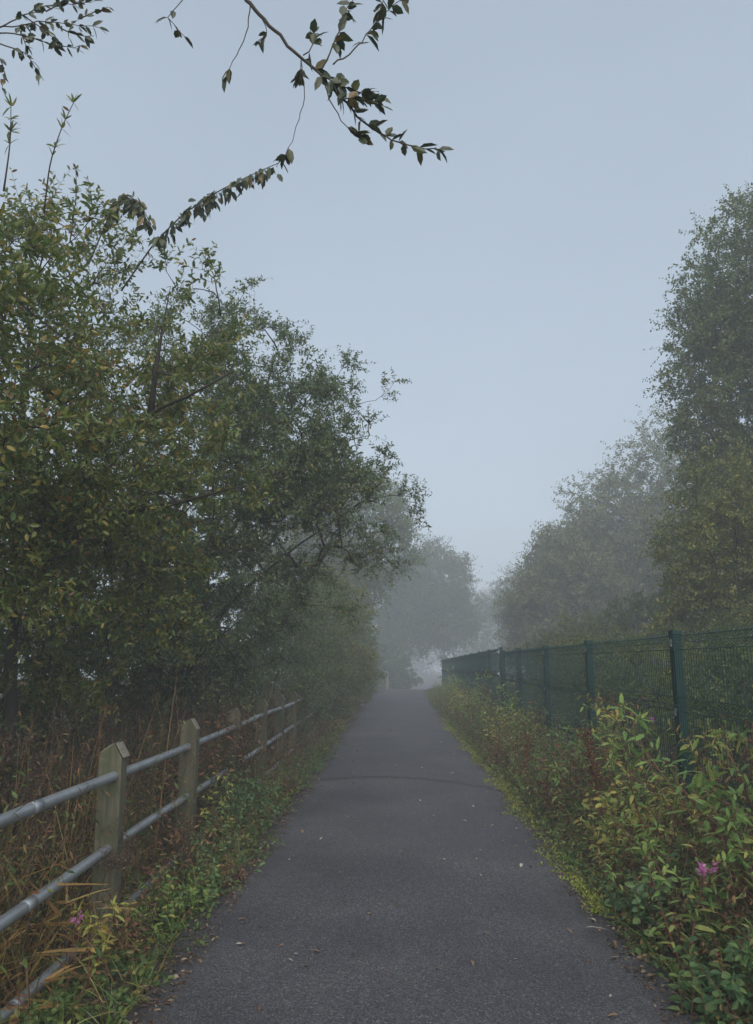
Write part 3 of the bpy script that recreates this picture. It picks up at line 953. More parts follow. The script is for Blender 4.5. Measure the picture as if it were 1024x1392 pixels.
def mesh_fence(name, label, posts, top, lip, first=False):
    y0, y1 = posts[0], posts[-1]
    root = thing(name, label, 'fence', (float(fr(y0)), y0, 0), 'green steel mesh fence runs')
    o = np.array(root.location)
    ax = nrm(np.array([.03, 1.0, 0]))
    sd = np.array([ax[1], -ax[0], 0])
    for i, y in enumerate(posts):
        p0 = np.array([float(fr(y)), y, 0.0])
        b = Buf()
        zb = float(gh(p0[0], y)) - .3
        zt = top(y) + .012
        h = .034
        cs = [p0 + ax * sx_ * .05 + sd * sy_ * h for sx_, sy_ in ((-1, -1), (1, -1), (1, 1), (-1, 1))]
        v = [c_ + [0, 0, zb] for c_ in cs] + [c_ + [0, 0, zt] for c_ in cs]
        t = [(0, 1, 2), (0, 2, 3), (4, 6, 5), (4, 7, 6)]
        for q in range(4):
            r_ = (q + 1) % 4
            t += [(q, r_, r_ + 4), (q, r_ + 4, q + 4)]
        b.add(v, t)
        po = b.build('post', M['fencegreen'], root, o)
        # plastic cap and clamp bolts, as on the photographed posts
        cb = Buf()
        v2 = [p0 + (c_ - p0) * 1.12 + [0, 0, zt - .02] for c_ in cs] + [p0 + (c_ - p0) * 1.12 + [0, 0, zt + .012] for c_ in cs]
        cb.add(v2, t)
        cb.build('post_cap', M['fencegreen'], po, o)
        for zz in (zt - .09, zt - .65, zt - 1.25):
            kb = Buf()
            c0 = p0 - sd * (h + .001) + [0, 0, zz]
            q = [c0 + ax * (-.018) + [0, 0, -.03], c0 + ax * .018 + [0, 0, -.03], c0 + ax * .018 + [0, 0, .03], c0 - ax * .018 + [0, 0, .03]]
            kb.add(q + [w_ - sd * .008 for w_ in q], [(0, 1, 2), (0, 2, 3), (4, 6, 5), (4, 7, 6), (0, 4, 5), (0, 5, 1), (1, 5, 6), (1, 6, 2), (2, 6, 7), (2, 7, 3), (3, 7, 4), (3, 4, 0)])
            kb.build('clamp', M['steel'], po, o)
    for i in range(len(posts) - 1):
        ya, yb = posts[i] + .03, posts[i + 1] - .03
        n = int((yb - ya) / .05)
        yy = np.linspace(ya, yb, n)
        X = fr(yy) - .042
        b = Buf()
        zt = top(yy)
        H = 1.93
        # each upright wire kinks outward at the fold bands
        folds = [0.06, .55, 1.1, 1.62]
        zs = [0.0]
        xo = [0.0]
        for fz in folds:
            for dz, dx in ((-.055, 0), (0, .06), (.055, 0)):
                zs.append(fz + dz + .02)
                xo.append(dx)
        zs.append(H)
        xo.append(0)
        zs = np.array(zs); xo = np.array(xo)
        P = np.zeros((n, len(zs), 3))
        P[:, :, 0] = X[:, None] - xo[None] * sd[0]
        P[:, :, 1] = yy[:, None] - xo[None] * sd[1]
        P[:, :, 2] = zt[:, None] - zs[None]
        rw = .0029
        tubes(b, P, np.full(P.shape[:2], rw), 4)
        hz = []
        for z_, x_ in list(zip(zs, xo))[1:-1]:
            hz.append([[X[0] - x_, ya, zt[0] - z_], [(X[0] + X[-1]) / 2 - x_, (ya + yb) / 2, (zt[0] + zt[-1]) / 2 - z_], [X[-1] - x_, yb, zt[-1] - z_]])
        tubes(b, np.array(hz), np.full((len(hz), 3), .0033), 4)
        b.build('mesh_panel', M['wire'], root, o)


mesh_fence('mesh_fence', 'dark green wire mesh fence with five steel posts nearest the camera', [1.0, 3.7, 6.5, 9.5, 12.3, 15.1, 17.4], lambda y: 1.785 + 0 * np.asarray(y, float), False)
mesh_fence('mesh_fence', 'far dark green mesh fence run that starts one step higher and ends in fog', [17.75] + [20.2 + 2.45 * k_ for k_ in range(10)], lambda y: 1.86 - .0075 * (np.asarray(y, float) - 17.7), True)

# pale bollard at the foggy end of the path
b = Buf()
bx, by = .62, 45.0
prism(b, [(bx - .09, -.3), (bx + .09, -.3), (bx + .09, .78), (bx + .05, .86), (bx - .05, .86), (bx - .09, .78)], by - .09, by + .09)
tag(b.build('bollard', M['palewood']), 'pale square bollard at the foggy far end of the path', 'bollard')

# ------------------------------------------------------------------ low growth nobody could count
def undergrowth_left():
    sb, lb = Buf(), Buf()
    n = 2700
    y = 2.2 + 26 * RNG.uniform(size=n) ** 1.7
    u = RNG.uniform(size=n)
    x = xl(y) - .02 - .8 * u
    z = gh(x, y)
    h = (.09 + .27 * np.exp(-((u - .38) / .22) ** 2) * (.55 + .45 * np.sin(y * 2.6) * np.sin(y * 1.1 + 2)) + .05) * rnd(.6, 1.3, n) * np.clip((y - 1.5) / 4.5, .45, 1)
    D = RNG.normal(size=(n, 3)) * .5 + np.array([.18, -.1, 1])
    sprigs(sb, lb, np.stack([x, y, z], -1), D, h, 9, .055, .030, rad=.0025, hi=True, sag=.3)
    # creeping strands that reach over the tarmac edge
    n = 260
    y = 2.4 + 18 * RNG.uniform(size=n) ** 1.5
    x = xl(y) + rnd(-.15, .04, n)
    D = np.stack([rnd(.2, 1, n), RNG.normal(size=n) * .6, rnd(.1, .5, n)], -1)
    sprigs(sb, lb, np.stack([x, y, gh(x, y) + .03], -1), D, rnd(.1, .28, n), 8, .045, .026, rad=.002, hi=True, sag=.45)
    verge = tag(lb.build('undergrowth', M['under']), 'low leafy undergrowth between the rail fence and the path', 'undergrowth', kind='stuff')
    sb.build('stem', M['greentwig'], verge)


def undergrowth_right():
    sb, lb = Buf(), Buf()
    n = 7000
    y = 2.3 + 40 * RNG.uniform(size=n) ** 1.7
    u = RNG.uniform(size=n)
    x = xr(y) + .0 + (fr(y) - xr(y) + .25) * u
    z = gh(x, y)
    h = (.10 + .50 * np.minimum(1, u * 1.1) * (.75 + .35 * np.sin(y * 1.9) * np.sin(y * .77 + 1))) * rnd(.45, 1.3, n)
    D = RNG.normal(size=(n, 3)) * .4 + np.array([-.22, -.15, 1])
    sprigs(sb, lb, np.stack([x, y, z], -1), D, h, 10, .062, .030, rad=.0026, hi=True, sag=.25)
    n = 300
    y = 2.5 + 20 * RNG.uniform(size=n) ** 1.6
    x = xr(y) + rnd(-.04, .15, n)
    D = np.stack([-rnd(.2, 1, n), RNG.normal(size=n) * .6, rnd(.1, .5, n)], -1)
    sprigs(sb, lb, np.stack([x, y, gh(x, y) + .03], -1), D, rnd(.1, .3, n), 8, .048, .028, rad=.002, hi=True, sag=.45)
    verge = tag(lb.build('undergrowth', M['under']), 'low leafy undergrowth between the path and the mesh fence', 'undergrowth', kind='stuff')
    sb.build('stem', M['redstem'], verge)


undergrowth_left()
undergrowth_right()

# withered bits through both verges
sb, lb = Buf(), Buf()
n = 2400
y = 2.3 + 26 * RNG.uniform(size=n) ** 1.6
s_ = RNG.uniform(size=n) < .45
u = RNG.uniform(size=n)
s_ = s_ & ((y > 6) | (RNG.uniform(size=n) < .15))
x = np.where(s_, xl(y) - .05 - np.where(y < 6, .35, .7) * u, xr(y) + .1 + 1.05 * u)
sprigs(sb, lb, np.stack([x, y, gh(x, y)], -1), RNG.normal(size=(n, 3)) * .4 + np.array([0, 0, 1]), np.where(s_, .18 + .45 * u, .25 + .75 * u) * rnd(.6, 1.2, n), 9, .05, .02, rad=.0028, hi=True, droop=.4, k=5)
verge = tag(lb.build('weeds', M['deadherb']), 'withered brown weeds mixed into both grassy verges', 'weeds', kind='stuff')
sb.build('stem', M['redstem'], verge)
# tall pale stalks and green herbs behind the rail fence
lb = Buf()
n = 1300
y = 3 + 16 * RNG.uniform(size=n) ** 1.4
x = fl(y) - .2 - 3.0 * RNG.uniform(size=n)
blades(lb, np.stack([x, y, gh(x, y)], -1), RNG.normal(size=(n, 3)) * .16 + np.array([0, 0, 1]), rnd(1.0, 2.0, n), rnd(.007, .016, n), rnd(.05, .6, n), 5)
tag(lb.build('reeds', M['amber']), 'tall straw coloured reed stalks behind the rail fence', 'reeds', kind='stuff')
sb, lb = Buf(), Buf()
n = 2900
y = 3 + 18 * RNG.uniform(size=n) ** 1.4
x = fl(y) - .2 - 3.0 * RNG.uniform(size=n)
sprigs(sb, lb, np.stack([x, y, gh(x, y)], -1), RNG.normal(size=(n, 3)) * .3 + np.array([0, 0, 1]), rnd(.5, 1.75, n), 13, .07, .026, rad=.003, hi=True, k=5, droop=.1)
verge = tag(lb.build('weeds', M['under']), 'green weeds growing among the dead stems behind the rail fence', 'weeds', kind='stuff')
sb.build('stem', M['greentwig'], verge)

# behind the mesh fence: rank weeds
lb, sb = Buf(), Buf()
n = 2200
y = 3 + 36 * RNG.uniform(size=n) ** 1.4
x = fr(y) + .15 + rnd(0, 3.2, n)
sprigs(sb, lb, np.stack([x, y, gh(x, y)], -1), RNG.normal(size=(n, 3)) * .35 + np.array([0, 0, 1]), rnd(.4, 1.2, n), 11, .075, .032, rad=.003, hi=False)
verge = tag(lb.build('weeds', M['under']), 'rank green weeds growing behind the mesh fence', 'weeds', kind='stuff')
sb.build('stem', M['deadstem'], verge)

# dead grass and reeds left of the rail fence
lb = Buf()
n = 11000
y = 2.0 + 20 * RNG.uniform(size=n) ** 1.45
x = fl(y) - .12 - 3.2 * RNG.uniform(size=n) ** 1.2
D = RNG.normal(size=(n, 3)) * .5 + np.array([0, 0, 1])
blades(lb, np.stack([x, y, gh(x, y)], -1), D, rnd(.35, 1.15, n), rnd(.005, .015, n), rnd(.3, 1.25, n), 5)
tag(lb.build('dry_grass', M['straw']), 'tangle of orange and straw coloured dead grass behind the rail fence', 'grass', kind='stuff')
lb, sb = Buf(), Buf()
n = 3000
y = 2.4 + 22 * RNG.uniform(size=n) ** 1.35
x = fl(y) - np.where(y < 5.5, .22, .05) - 3.2 * RNG.uniform(size=n) ** 1.2
sprigs(sb, lb, np.stack([x, y, gh(x, y)], -1), RNG.normal(size=(n, 3)) * .28 + np.array([0, 0, 1]), rnd(.8, 2.05, n) * np.clip(1.1 - y / 50, .6, 1), 14, .075, .015, rad=.0032, hi=True, droop=.75, k=5)
verge = tag(lb.build('weeds', M['deadherb']), 'brown withered weeds standing behind the rail fence', 'weeds', kind='stuff')
sb.build('stem', M['deadstem'], verge)
lb = Buf()
n = 2600
y = 2.2 + 18 * RNG.uniform(size=n) ** 1.5
s_ = RNG.uniform(size=n) < .6
x = np.where(s_, xl(y) - rnd(-.02, .6, n), xr(y) + rnd(0, .7, n))
D = RNG.normal(size=(n, 3)) * .5 + np.array([0, 0, 1])
blades(lb, np.stack([x, y, gh(x, y)], -1), D, rnd(.1, .35, n), rnd(.003, .007, n), rnd(.2, .9, n), 4)
tag(lb.build('grass', M['green_blade']), 'short green grass along both path edges', 'grass', kind='stuff')

# moss along the right path edge
lb = Buf()
n = 22000
y = 5.2 + 17 * RNG.uniform(size=n) ** 1.2
k1 = .5 + .5 * np.sin(y * 2.3) * np.sin(y * .9 + 1)
keep = RNG.uniform(size=n) < .12 + .88 * k1 ** 1.5
y = y[keep]
n = len(y)
x = xr(y) - .07 + RNG.normal(size=n) * .07 * (1 + .6 * np.sin(y * 3.1))
dd = xr(y) - x
z = np.where(dd > 0, g0(y) + .004, gh(x, y) + .015)
leaves(lb, np.stack([x, y, z], -1), RNG.normal(size=(n, 3)) + np.array([0, 0, .9]), np.tile([0, 0, 1.0], (n, 1)) + RNG.normal(size=(n, 3)) * .4, rnd(.012, .03, n), rnd(.008, .016, n), False)
tag(lb.build('moss', M['moss']), 'bright yellow-green moss strip along the right path edge', 'moss', kind='stuff')

# brown litter in the path margins
lb = Buf()
n = 7500
y = 2.2 + 22 * RNG.uniform(size=n) ** 1.6
s_ = RNG.uniform(size=n) < .5
off = np.abs(RNG.normal(size=n)) * .22 - .16
x = np.where(s_, xl(y) + .03 - off, xr(y) - .03 + off)
ins = np.where(s_, x > xl(y), x < xr(y))
z = np.where(ins, g0(y) + .008, gh(x, y) + .02)
D = RNG.normal(size=(n, 3)) * np.array([1, 1, .25])
leaves(lb, np.stack([x, y, z], -1), D, np.tile([0, 0, 1.0], (n, 1)) + RNG.normal(size=(n, 3)) * .35, rnd(.015, .05, n), rnd(.008, .022, n), True, .3, .3)
tag(lb.build('leaf_litter', M['litter']), 'brown leaf litter caught along the path edges', 'leaf litter', kind='stuff')

# ------------------------------------------------------------------ countable plants
def balsam(name, h, nst, L, W, matk, flower=0, lean=(0, 0), stem='redstem', label='', cat='plant', group=None, seed=0):
    """A clump of upright stems with whorls of long leaves; some carry pink flowers."""
    global RNG
    keep, RNG = RNG, np.random.default_rng(100 + seed)
    root = thing(name, label, cat, (0, 0, 0), group)
    sb, lb, fb = Buf(), Buf(), Buf()
    S = np.concatenate([RNG.normal(size=(nst, 2)) * .06, np.zeros((nst, 1))], 1)
    D = nrm(RNG.normal(size=(nst, 3)) * .2 + np.array([lean[0], lean[1], 1]))
    hs = h * rnd(.7, 1.0, nst)
    P = sprigs(sb, lb, S, D, hs, 15, L, W, rad=.0065, hi=True, sag=.05, k=6, t0=.2, spread=1.3, droop=.15, sides=6, jit=.08, curl=.3, upn=.9)
    # side shoots in the upper half
    for q in range(3):
        i = RNG.integers(2, 6, nst)
        s0 = P[np.arange(nst), i]
        d1 = rvec(nst) * np.array([1, 1, .3]) + np.array([0, 0, .7])
        sprigs(sb, lb, s0, d1, h * rnd(.15, .34, nst), 8, L * .8, W * .85, rad=.0032, hi=True, sag=.15, t0=.25, spread=1.2, droop=.12, sides=4)
    sb.build('stem', M[stem], root)
    lb.build('foliage', M[matk], root)
    if flower:
        for j in range(flower):
            c_ = P[0, -1] + RNG.normal(size=3) * .022 + np.array([-.03, -.05, .02])
            n = 11
            d_ = rvec(n) + np.array([0, -.5, -.1])
            fb = Buf()
            leaves(fb, c_ + RNG.normal(size=(n, 3)) * .008, d_, rvec(n), rnd(.018, .034, n), rnd(.014, .024, n), True, .5, .6)
            fb.build('flower', M['petal'], root)
    RNG = keep
    return root


def place(root, x, y, rz=0.0, s=1.0, dz=-.02):
    root.location = (x, y, float(gh(x, y)) + dz)
    root.rotation_euler = (0, 0, rz)
    root.scale = (s, s, s)


gv = 'balsam plants on the right verge'
protos = [balsam('balsam_plant', 1.05, 3, .135, .040, 'balsam', seed=i, group=gv, label='green balsam with long pointed leaves and reddish stems on the right verge') for i in range(3)]
protos += [balsam('balsam_plant', 1.0, 3, .125, .036, 'under', seed=7 + i, group=gv, label='dull green balsam with small leaves and reddish stems on the right verge') for i in range(2)]
spots = []
yy_ = 3.3
while yy_ < 34:
    w_ = float(fr(yy_) - xr(yy_))
    for u in (.30, .58, .88):
        spots.append((float(xr(yy_)) + w_ * (u + rnd(-.1, .1)), yy_ + rnd(-.15, .15), u))
    yy_ += .36 + .018 * yy_
for i, (x_, y_, u) in enumerate(spots):
    pr = protos[[0, 3, 1, 4, 2, 3, 0, 4][i % 8]]
    s = (.36 + .74 * u) * rnd(.7, 1.25) * (1 + .15 * math.sin(y_ * 1.7))
    if i < 1:
        place(pr, x_, y_, rnd(0, 6.28), s)
        used = {pr.name}
        continue
    if pr.name not in used:
        used.add(pr.name)
        place(pr, x_, y_, rnd(0, 6.28), s)
    else:
        dup(pr, (x_, y_, float(gh(x_, y_)) - .02), rnd(0, 6.28), s)

# individuals that stand out
q = balsam('balsam_plant', 1.15, 2, .17, .055, 'balsam_yellow', seed=31, label='yellowing balsam with large drooping leaves nearest the right edge of the frame')
place(q, 2.12, 4.25, .5, .98)
q = balsam('balsam_plant', 1.25, 3, .15, .045, 'balsam_yellow', seed=32, label='tall yellow-green balsam in front of the nearest mesh post')
place(q, 2.18, 5.7, 1.5, 1.05)
q = balsam('balsam_plant', 1.35, 3, .15, .045, 'balsam', seed=41, label='tallest green balsam with rusty stems beside the thin dock seed head')
place(q, 2.26, 5.05, 2.2, 1.0)
q = balsam('balsam_plant', 1.3, 3, .14, .042, 'balsam_yellow', seed=42, label='pale tall balsam between the nearest two mesh posts')
place(q, 2.36, 8.0, .7, 1.0)
q = balsam('balsam_plant', 1.3, 3, .12, .03, 'deadherb', seed=43, label='withered rust-brown balsam standing against the nearest mesh panel')
place(q, 2.3, 5.6, .4, 1.0)
q = balsam('balsam_plant', .70, 2, .11, .036, 'balsam', flower=3, seed=33, label='green balsam bearing a cluster of pink flowers at the front of the right verge')
place(q, 1.60, 4.12, .2, 1.0)
q = balsam('balsam_plant', 1.25, 2, .12, .036, 'balsam', flower=1, seed=34, label='tall balsam with one pink flower against the mesh fence')
place(q, 2.42, 7.3, .2, 1.0)
q = balsam('balsam_plant', .50, 3, .10, .032, 'balsam_yellow', flower=1, seed=35, label='small balsam with purple flowers under the lowest pipe rail')
place(q, -1.46, 4.25, .2, 1.0)
q = balsam('balsam_plant', .75, 2, .09, .045, 'balsam_yellow', seed=36, stem='greentwig', label='bright pale green climbing stems beside the second timber post')
place(q, -1.50, 7.15, 1.0, 1.0)


def dock(label, x, y, h, n=420, lean=.1):
    root = thing('dock_plant', label, 'dead plant', (x, y, float(gh(x, y)) - .02))
    sb, lb = Buf(), Buf()
    line = np.array([[0, 0, 0], [lean * .3, 0, h * .4], [lean * .7, .02, h * .75], [lean, .02, h]])
    qd = resample(line, .04)
    tubes(sb, qd, np.linspace(.008, .003, len(qd)), 6)
    i = RNG.integers(int(len(qd) * .3), len(qd), n)
    S = qd[i] + RNG.normal(size=(n, 3)) * np.array([.028, .028, .02])
    leaves(lb, S, rvec(n), rvec(n), rnd(.012, .024, n), rnd(.010, .018, n), False)
    sb.build('stem', M['redstem'], root)
    lb.build('seed_head', M['dockseed'], root)
    return root


dock('rust-brown dock seed head leaning in the right verge below the mesh fence', 1.98, 7.0, .98, 900, -.14)
dock('thin rust-brown dock seed head at the right edge of the frame', 2.28, 4.9, 1.25, 260, .05)
dock('reddish dock clump far along the right verge in haze', 2.55, 19.0, 1.05, 700, .1)
dock('dark brown dead dock low beside the right moss strip', 1.95, 10.6, .65, 600, .08)

# withered willowherb with fluffy heads behind the rail fence
gw = 'withered willowherb stems with fluffy seed heads'


def herb(seed, h):
    global RNG
    keep, RNG = RNG, np.random.default_rng(500 + seed)
    root = thing('willowherb', 'withered brown willowherb with pale fluffy seed heads behind the rail fence', 'dead plant', (0, 0, 0), gw)
    sb, lb, fb = Buf(), Buf(), Buf()
    nst = 4
    S = np.concatenate([RNG.normal(size=(nst, 2)) * .07, np.zeros((nst, 1))], 1)
    P = sprigs(sb, lb, S, RNG.normal(size=(nst, 3)) * .16 + np.array([0, 0, 1]), h * rnd(.75, 1, nst), 16, .075, .016, rad=.004, hi=True, k=6, droop=.7, sides=5, sag=.04)
    for j in range(nst):
        for k_ in range(6):
            s0 = P[j, -1] * (1 - .05 * k_) + P[j, -3] * .05 * k_
            d_ = rvec(1) * np.array([1, 1, .5]) + np.array([[0, 0, .5]])
            e = sprigs(sb, lb, s0[None], d_, [.16], 3, .04, .01, rad=.0018, hi=False)
            n = 46
            leaves(fb, e[0][RNG.integers(1, 4, n)] + RNG.normal(size=(n, 3)) * .018, rvec(n), rvec(n), rnd(.012, .026, n), rnd(.004, .010, n), False)
    sb.build('stem', M['deadstem'], root)
    lb.build('foliage', M['deadherb'], root)
    fb.build('seed_head', M['seed'], root)
    RNG = keep
    return root


hp = [herb(i, 1.25) for i in range(3)]
for i in range(40):
    y_ = 4.3 + 12 * (i / 40) ** 1.1 + rnd(-.2, .2)
    x_ = float(fl(y_)) - .35 - rnd(0, 1.6)
    z_ = float(gh(x_, y_)) - .02
    s = rnd(.85, 1.3)
    if i < 3:
        place(hp[i], x_, y_, rnd(0, 6), s)
    else:
        dup(hp[i % 3], (x_, y_, z_), rnd(0, 6.28), s)
q = herb(9, .9)
q['label'] = 'grey fluffy dead stem leaning on the middle rail beside the nearest timber post'
del q['group']
place(q, -1.66, 4.95, 0, .80)

# bramble with red leaves, dead climber swamping the hidden post
def clump(name, label, cat, x, y, h, n, matk, L, W, spread_=.25, stem='deadstem', droop=.2, hi=True):
    root = thing(name, label, cat, (x, y, float(gh(x, y)) - .02))
    sb, lb = Buf(), Buf()
    S = np.concatenate([np.clip(RNG.normal(size=(n, 2)), -1.3, 1.3) * spread_ * .6, np.abs(RNG.normal(size=(n, 1))) * .05], 1)
    D = np.clip(RNG.normal(size=(n, 3)), -1.5, 1.5) * spread_ + np.array([0, 0, 1])
    S[:, 2] = gh(x + S[:, 0], y + S[:, 1]) - gh(x, y)
    sprigs(sb, lb, S, D, h * rnd(.45, 1.05, n), 14, L, W, rad=.0035, hi=hi, k=6, sag=.1, droop=droop, sides=4)
    sb.build('stem', M[stem], root)
    lb.build('foliage', M[matk], root)
    return root


clump('bramble', 'bramble with rusty red leaves behind the second timber post', 'bramble', -1.95, 8.05, 1.55, 26, 'bramble', .11, .06)
clump('bramble', 'red-brown bramble spray behind the swamped fence post', 'bramble', -2.15, 9.7, 1.75, 30, 'bramble', .09, .05)
clump('climber', 'withered climber swamping the fence post between the second and third visible posts', 'climbing plant', -1.62, 9.0, 1.5, 70, 'deadherb', .07, .03, .17)
clump('nettle_clump', 'dark green leafy clump at the foot of the swamped fence post', 'plant', -1.45, 8.4, .75, 60, 'nettle', .07, .035, .3, 'greentwig')
gn = 'green clumps along the left path edge'
for i, (x_, y_, h_) in enumerate([(-1.40, 6.5, .55), (-1.48, 7.3, .60), (-1.50, 5.6, .42), (-1.35, 10.2, .42), (-1.25, 11.6, .34), (-1.2, 13.4, .32), (-1.2, 15.4, .32)]):
    lab = ['bright green feathery clump spilling on to the tarmac beside an orange leaf', 'dark green clump at the foot of the second timber post', 'short dark clump under the lowest rail by the nearest post',
           'leafy clump at the foot of the third visible timber post', 'leafy clump under the rails past the third visible post', 'hazy green clump at the foot of the fourth visible post', 'hazy green clump furthest along under the pipe rails'][i]
    o = clump('nettle_clump', lab, 'plant', x_, y_, h_, 46, 'nettle', .055, .026, .55, 'greentwig')
    o['group'] = gn

gz_ = 'mixed clumps between rail fence and path'
for x_, y_, h_, mk, lab, L_, W_ in [
        (-1.62, 4.75, .5, 'deadherb', 'withered brown clump under the rails just before the nearest timber post', .06, .02),
        (-1.38, 5.2, .34, 'balsam', 'small pale leafy clump at the foot of the nearest timber post', .07, .028),
        (-1.22, 6.0, .26, 'deadherb', 'low brown clump at the tarmac edge beyond the nearest timber post', .05, .02),
        (-1.58, 6.3, .75, 'deadherb', 'tall withered clump grown through the rails between the two near posts', .07, .022),
        (-1.30, 7.9, .55, 'nettle', 'dark leafy clump beside the path past the second timber post', .07, .034),
        (-1.50, 8.6, 1.0, 'under', 'tall green clump growing over the rails before the swamped post', .065, .03),
        (-1.22, 9.6, .4, 'deadherb', 'low rusty clump at the path edge below the swamped post', .05, .02),
        (-1.25, 14.3, .5, 'deadherb', 'pale dead clump at the path edge near the last timber posts', .06, .02),
        (-1.05, 18.0, .7, 'deadherb', 'hazy brown clump at the path edge past the last timber post', .07, .026),
        (-.95, 22.0, .8, 'olive', 'hazy pale green clump at the left path edge far along', .08, .035)]:
    o = clump('mixed_clump', lab, 'plant', x_, y_, h_, 34, mk, L_, W_, .3, 'deadstem', .25)
    o['group'] = gz_
gq = 'leafy clumps on the right verge'
for x_, y_, h_, mk, lab, L_, W_ in [
        (1.62, 3.75, .45, 'nettle', 'broad-leaved green clump at the lower right edge of the tarmac', .075, .05),
        (1.78, 5.0, .5, 'nettle', 'broad-leaved green clump spilling over the right path edge past the pink flowers', .08, .05),
        (2.05, 6.3, .85, 'balsam_yellow', 'yellow-green leafy clump in front of the nearest mesh post', .10, .045),
        (2.0, 8.3, .8, 'deadherb', 'brown withered clump beside the leaning dock seed head', .07, .03),
        (2.2, 9.2, 1.0, 'nettle', 'dark green clump against the second mesh post', .075, .04),
        (1.95, 12.2, .7, 'deadherb', 'reddish-brown dead clump beside the moss strip', .07, .025),
        (2.3, 13.6, 1.0, 'balsam_yellow', 'pale leafy clump in haze against the fourth mesh post', .09, .04),
        (2.3, 16.5, .9, 'nettle', 'hazy green clump in front of the fence step', .08, .04),
        (2.45, 22.0, 1.0, 'balsam_yellow', 'pale foggy clump halfway along the far mesh fence', .10, .05)]:
    o = clump('leafy_clump', lab, 'plant', x_, y_, h_, 40, mk, L_, W_, .32, 'redstem', .25)
    o['group'] = gq
# amber reed blades poking over the rails in the near left corner
def reed(label, x, y, n, h):
    root = thing('reed_tuft', label, 'grass tuft', (x, y, float(gh(x, y))), 'dead reed tufts by the near rails')
    b_ = Buf()
    S = RNG.normal(size=(n, 3)) * np.array([.10, .16, 0])
    st = Buf()
    D = RNG.normal(size=(n, 3)) * .45 + np.array([.15, -.1, 1])
    P = sprigs(st, b_, S, D, h * rnd(.5, 1, n), 0, .1, .01, rad=.003, k=5)
    i = RNG.integers(1, 5, n * 4)
    j = np.repeat(np.arange(n), 4)
    blades(b_, P[j, i], RNG.normal(size=(n * 4, 3)) * np.array([1, 1, .6]) + np.array([0, 0, .35]), rnd(.12, .3, n * 4), rnd(.010, .019, n * 4), rnd(.0, .5, n * 4), 4)
    st.build('stem', M['deadstem'], root)
    b_.build('foliage', M['amber'], root)


reed('amber reed blades crossing the lower rails in the near left corner', -1.62, 4.05, 12, .62)
reed('amber reed blades leaning over the lowest rail nearest the timber post', -1.52, 4.75, 7, .5)
reed('tall amber reeds behind the middle rail at the left frame edge', -2.15, 4.5, 16, .95)

# ------------------------------------------------------------------ fallen leaves on the tarmac (countable)
def fallen(L, W, curl, mat, seed):
    b_ = Buf()
    leaves(b_, np.array([[-L / 2, 0, .004 + curl * L * .3]]), np.array([[1.0, 0, .05]]), np.array([[0, .1, 1.0]]), L, W, True, .35, curl)
    return b_.build('fallen_leaf', mat)


def flat_mat(name, c0, c1):
    return noise_mat(name, [(.3, c0), (.7, c1)], scale=40, bump=.2, rough=.5)


lm = [flat_mat('pale_leaf', (.30, .27, .21), (.50, .45, .37)), flat_mat('tan_leaf', (.16, .10, .05), (.27, .17, .08)), flat_mat('brown_leaf', (.07, .04, .025), (.14, .08, .045)), flat_mat('orange_leaf', (.26, .11, .03), (.38, .18, .05))]
kinds = [('small pale dry leaf lying on the grey tarmac', lm[0]), ('small tan curled leaf lying on the grey tarmac', lm[1]), ('small dark brown leaf lying on the grey tarmac', lm[2])]
lp = []
for i, (lab, mm) in enumerate(kinds):
    for j in range(2):
        o = fallen(rnd(.03, .045), rnd(.012, .02), rnd(.1, .5), mm, i)
        tag(o, lab, 'fallen leaf', ['pale leaves on the path', 'tan leaves on the path', 'brown leaves on the path'][i])
        lp.append(o)
for i in range(240):
    y_ = 3.2 + 17 * random.random() ** 1.6
    t = random.random()
    t = t if random.random() < .45 else (.5 + .5 * (abs(2 * t - 1) ** .35) * (1 if t > .5 else -1))
    x_ = float(xl(y_)) + .08 + (float(xr(y_) - xl(y_)) - .16) * t
    tn = (x_ - float(xl(y_))) / float(xr(y_) - xl(y_))
    z_ = float(g0(y_)) + .02 * (1 - (2 * tn - 1) ** 2) + .003
    o = lp[i] if i < 6 else lp[[0, 2, 4, 1, 3, 5, 0, 2][i % 8]].copy()
    if i >= 6:
        COL.objects.link(o)
    o.location = (x_, y_, z_)
    o.rotation_euler = (rnd(-.2, .2), rnd(-.2, .2), rnd(0, 6.28))
    s = rnd(.7, 1.5)
    o.scale = (s, s, s)


def special(label, px, py, L, W, mm, rz, curl=.3):
    # the ground point seen at that pixel
    u, v = (px - 512.0) / F, (696.0 - py) / F
    d_ = np.array([u, math.cos(PITCH) - v * math.sin(PITCH), math.sin(PITCH) + v * math.cos(PITCH)])
    s = -(CAM_H - .015) / d_[2]
    o = fallen(L, W, curl, mm, 0)
    tag(o, label, 'fallen leaf')
    o.location = (d_[0] * s, d_[1] * s, .018)
    o.rotation_euler = (0, 0, rz)


special('large orange fallen leaf by the green clump on the left path edge', 318, 1177, .11, .05, lm[3], .3)
special('long pale curled leaf near the right path edge', 812, 1264, .15, .022, lm[0], .1, .2)
special('broad brown fallen leaf at the lower right of the tarmac', 888, 1329, .06, .045, lm[1], .6)
special('pale tan leaf alone in the lower middle of the tarmac', 431, 1295, .06, .022, lm[1], .1)

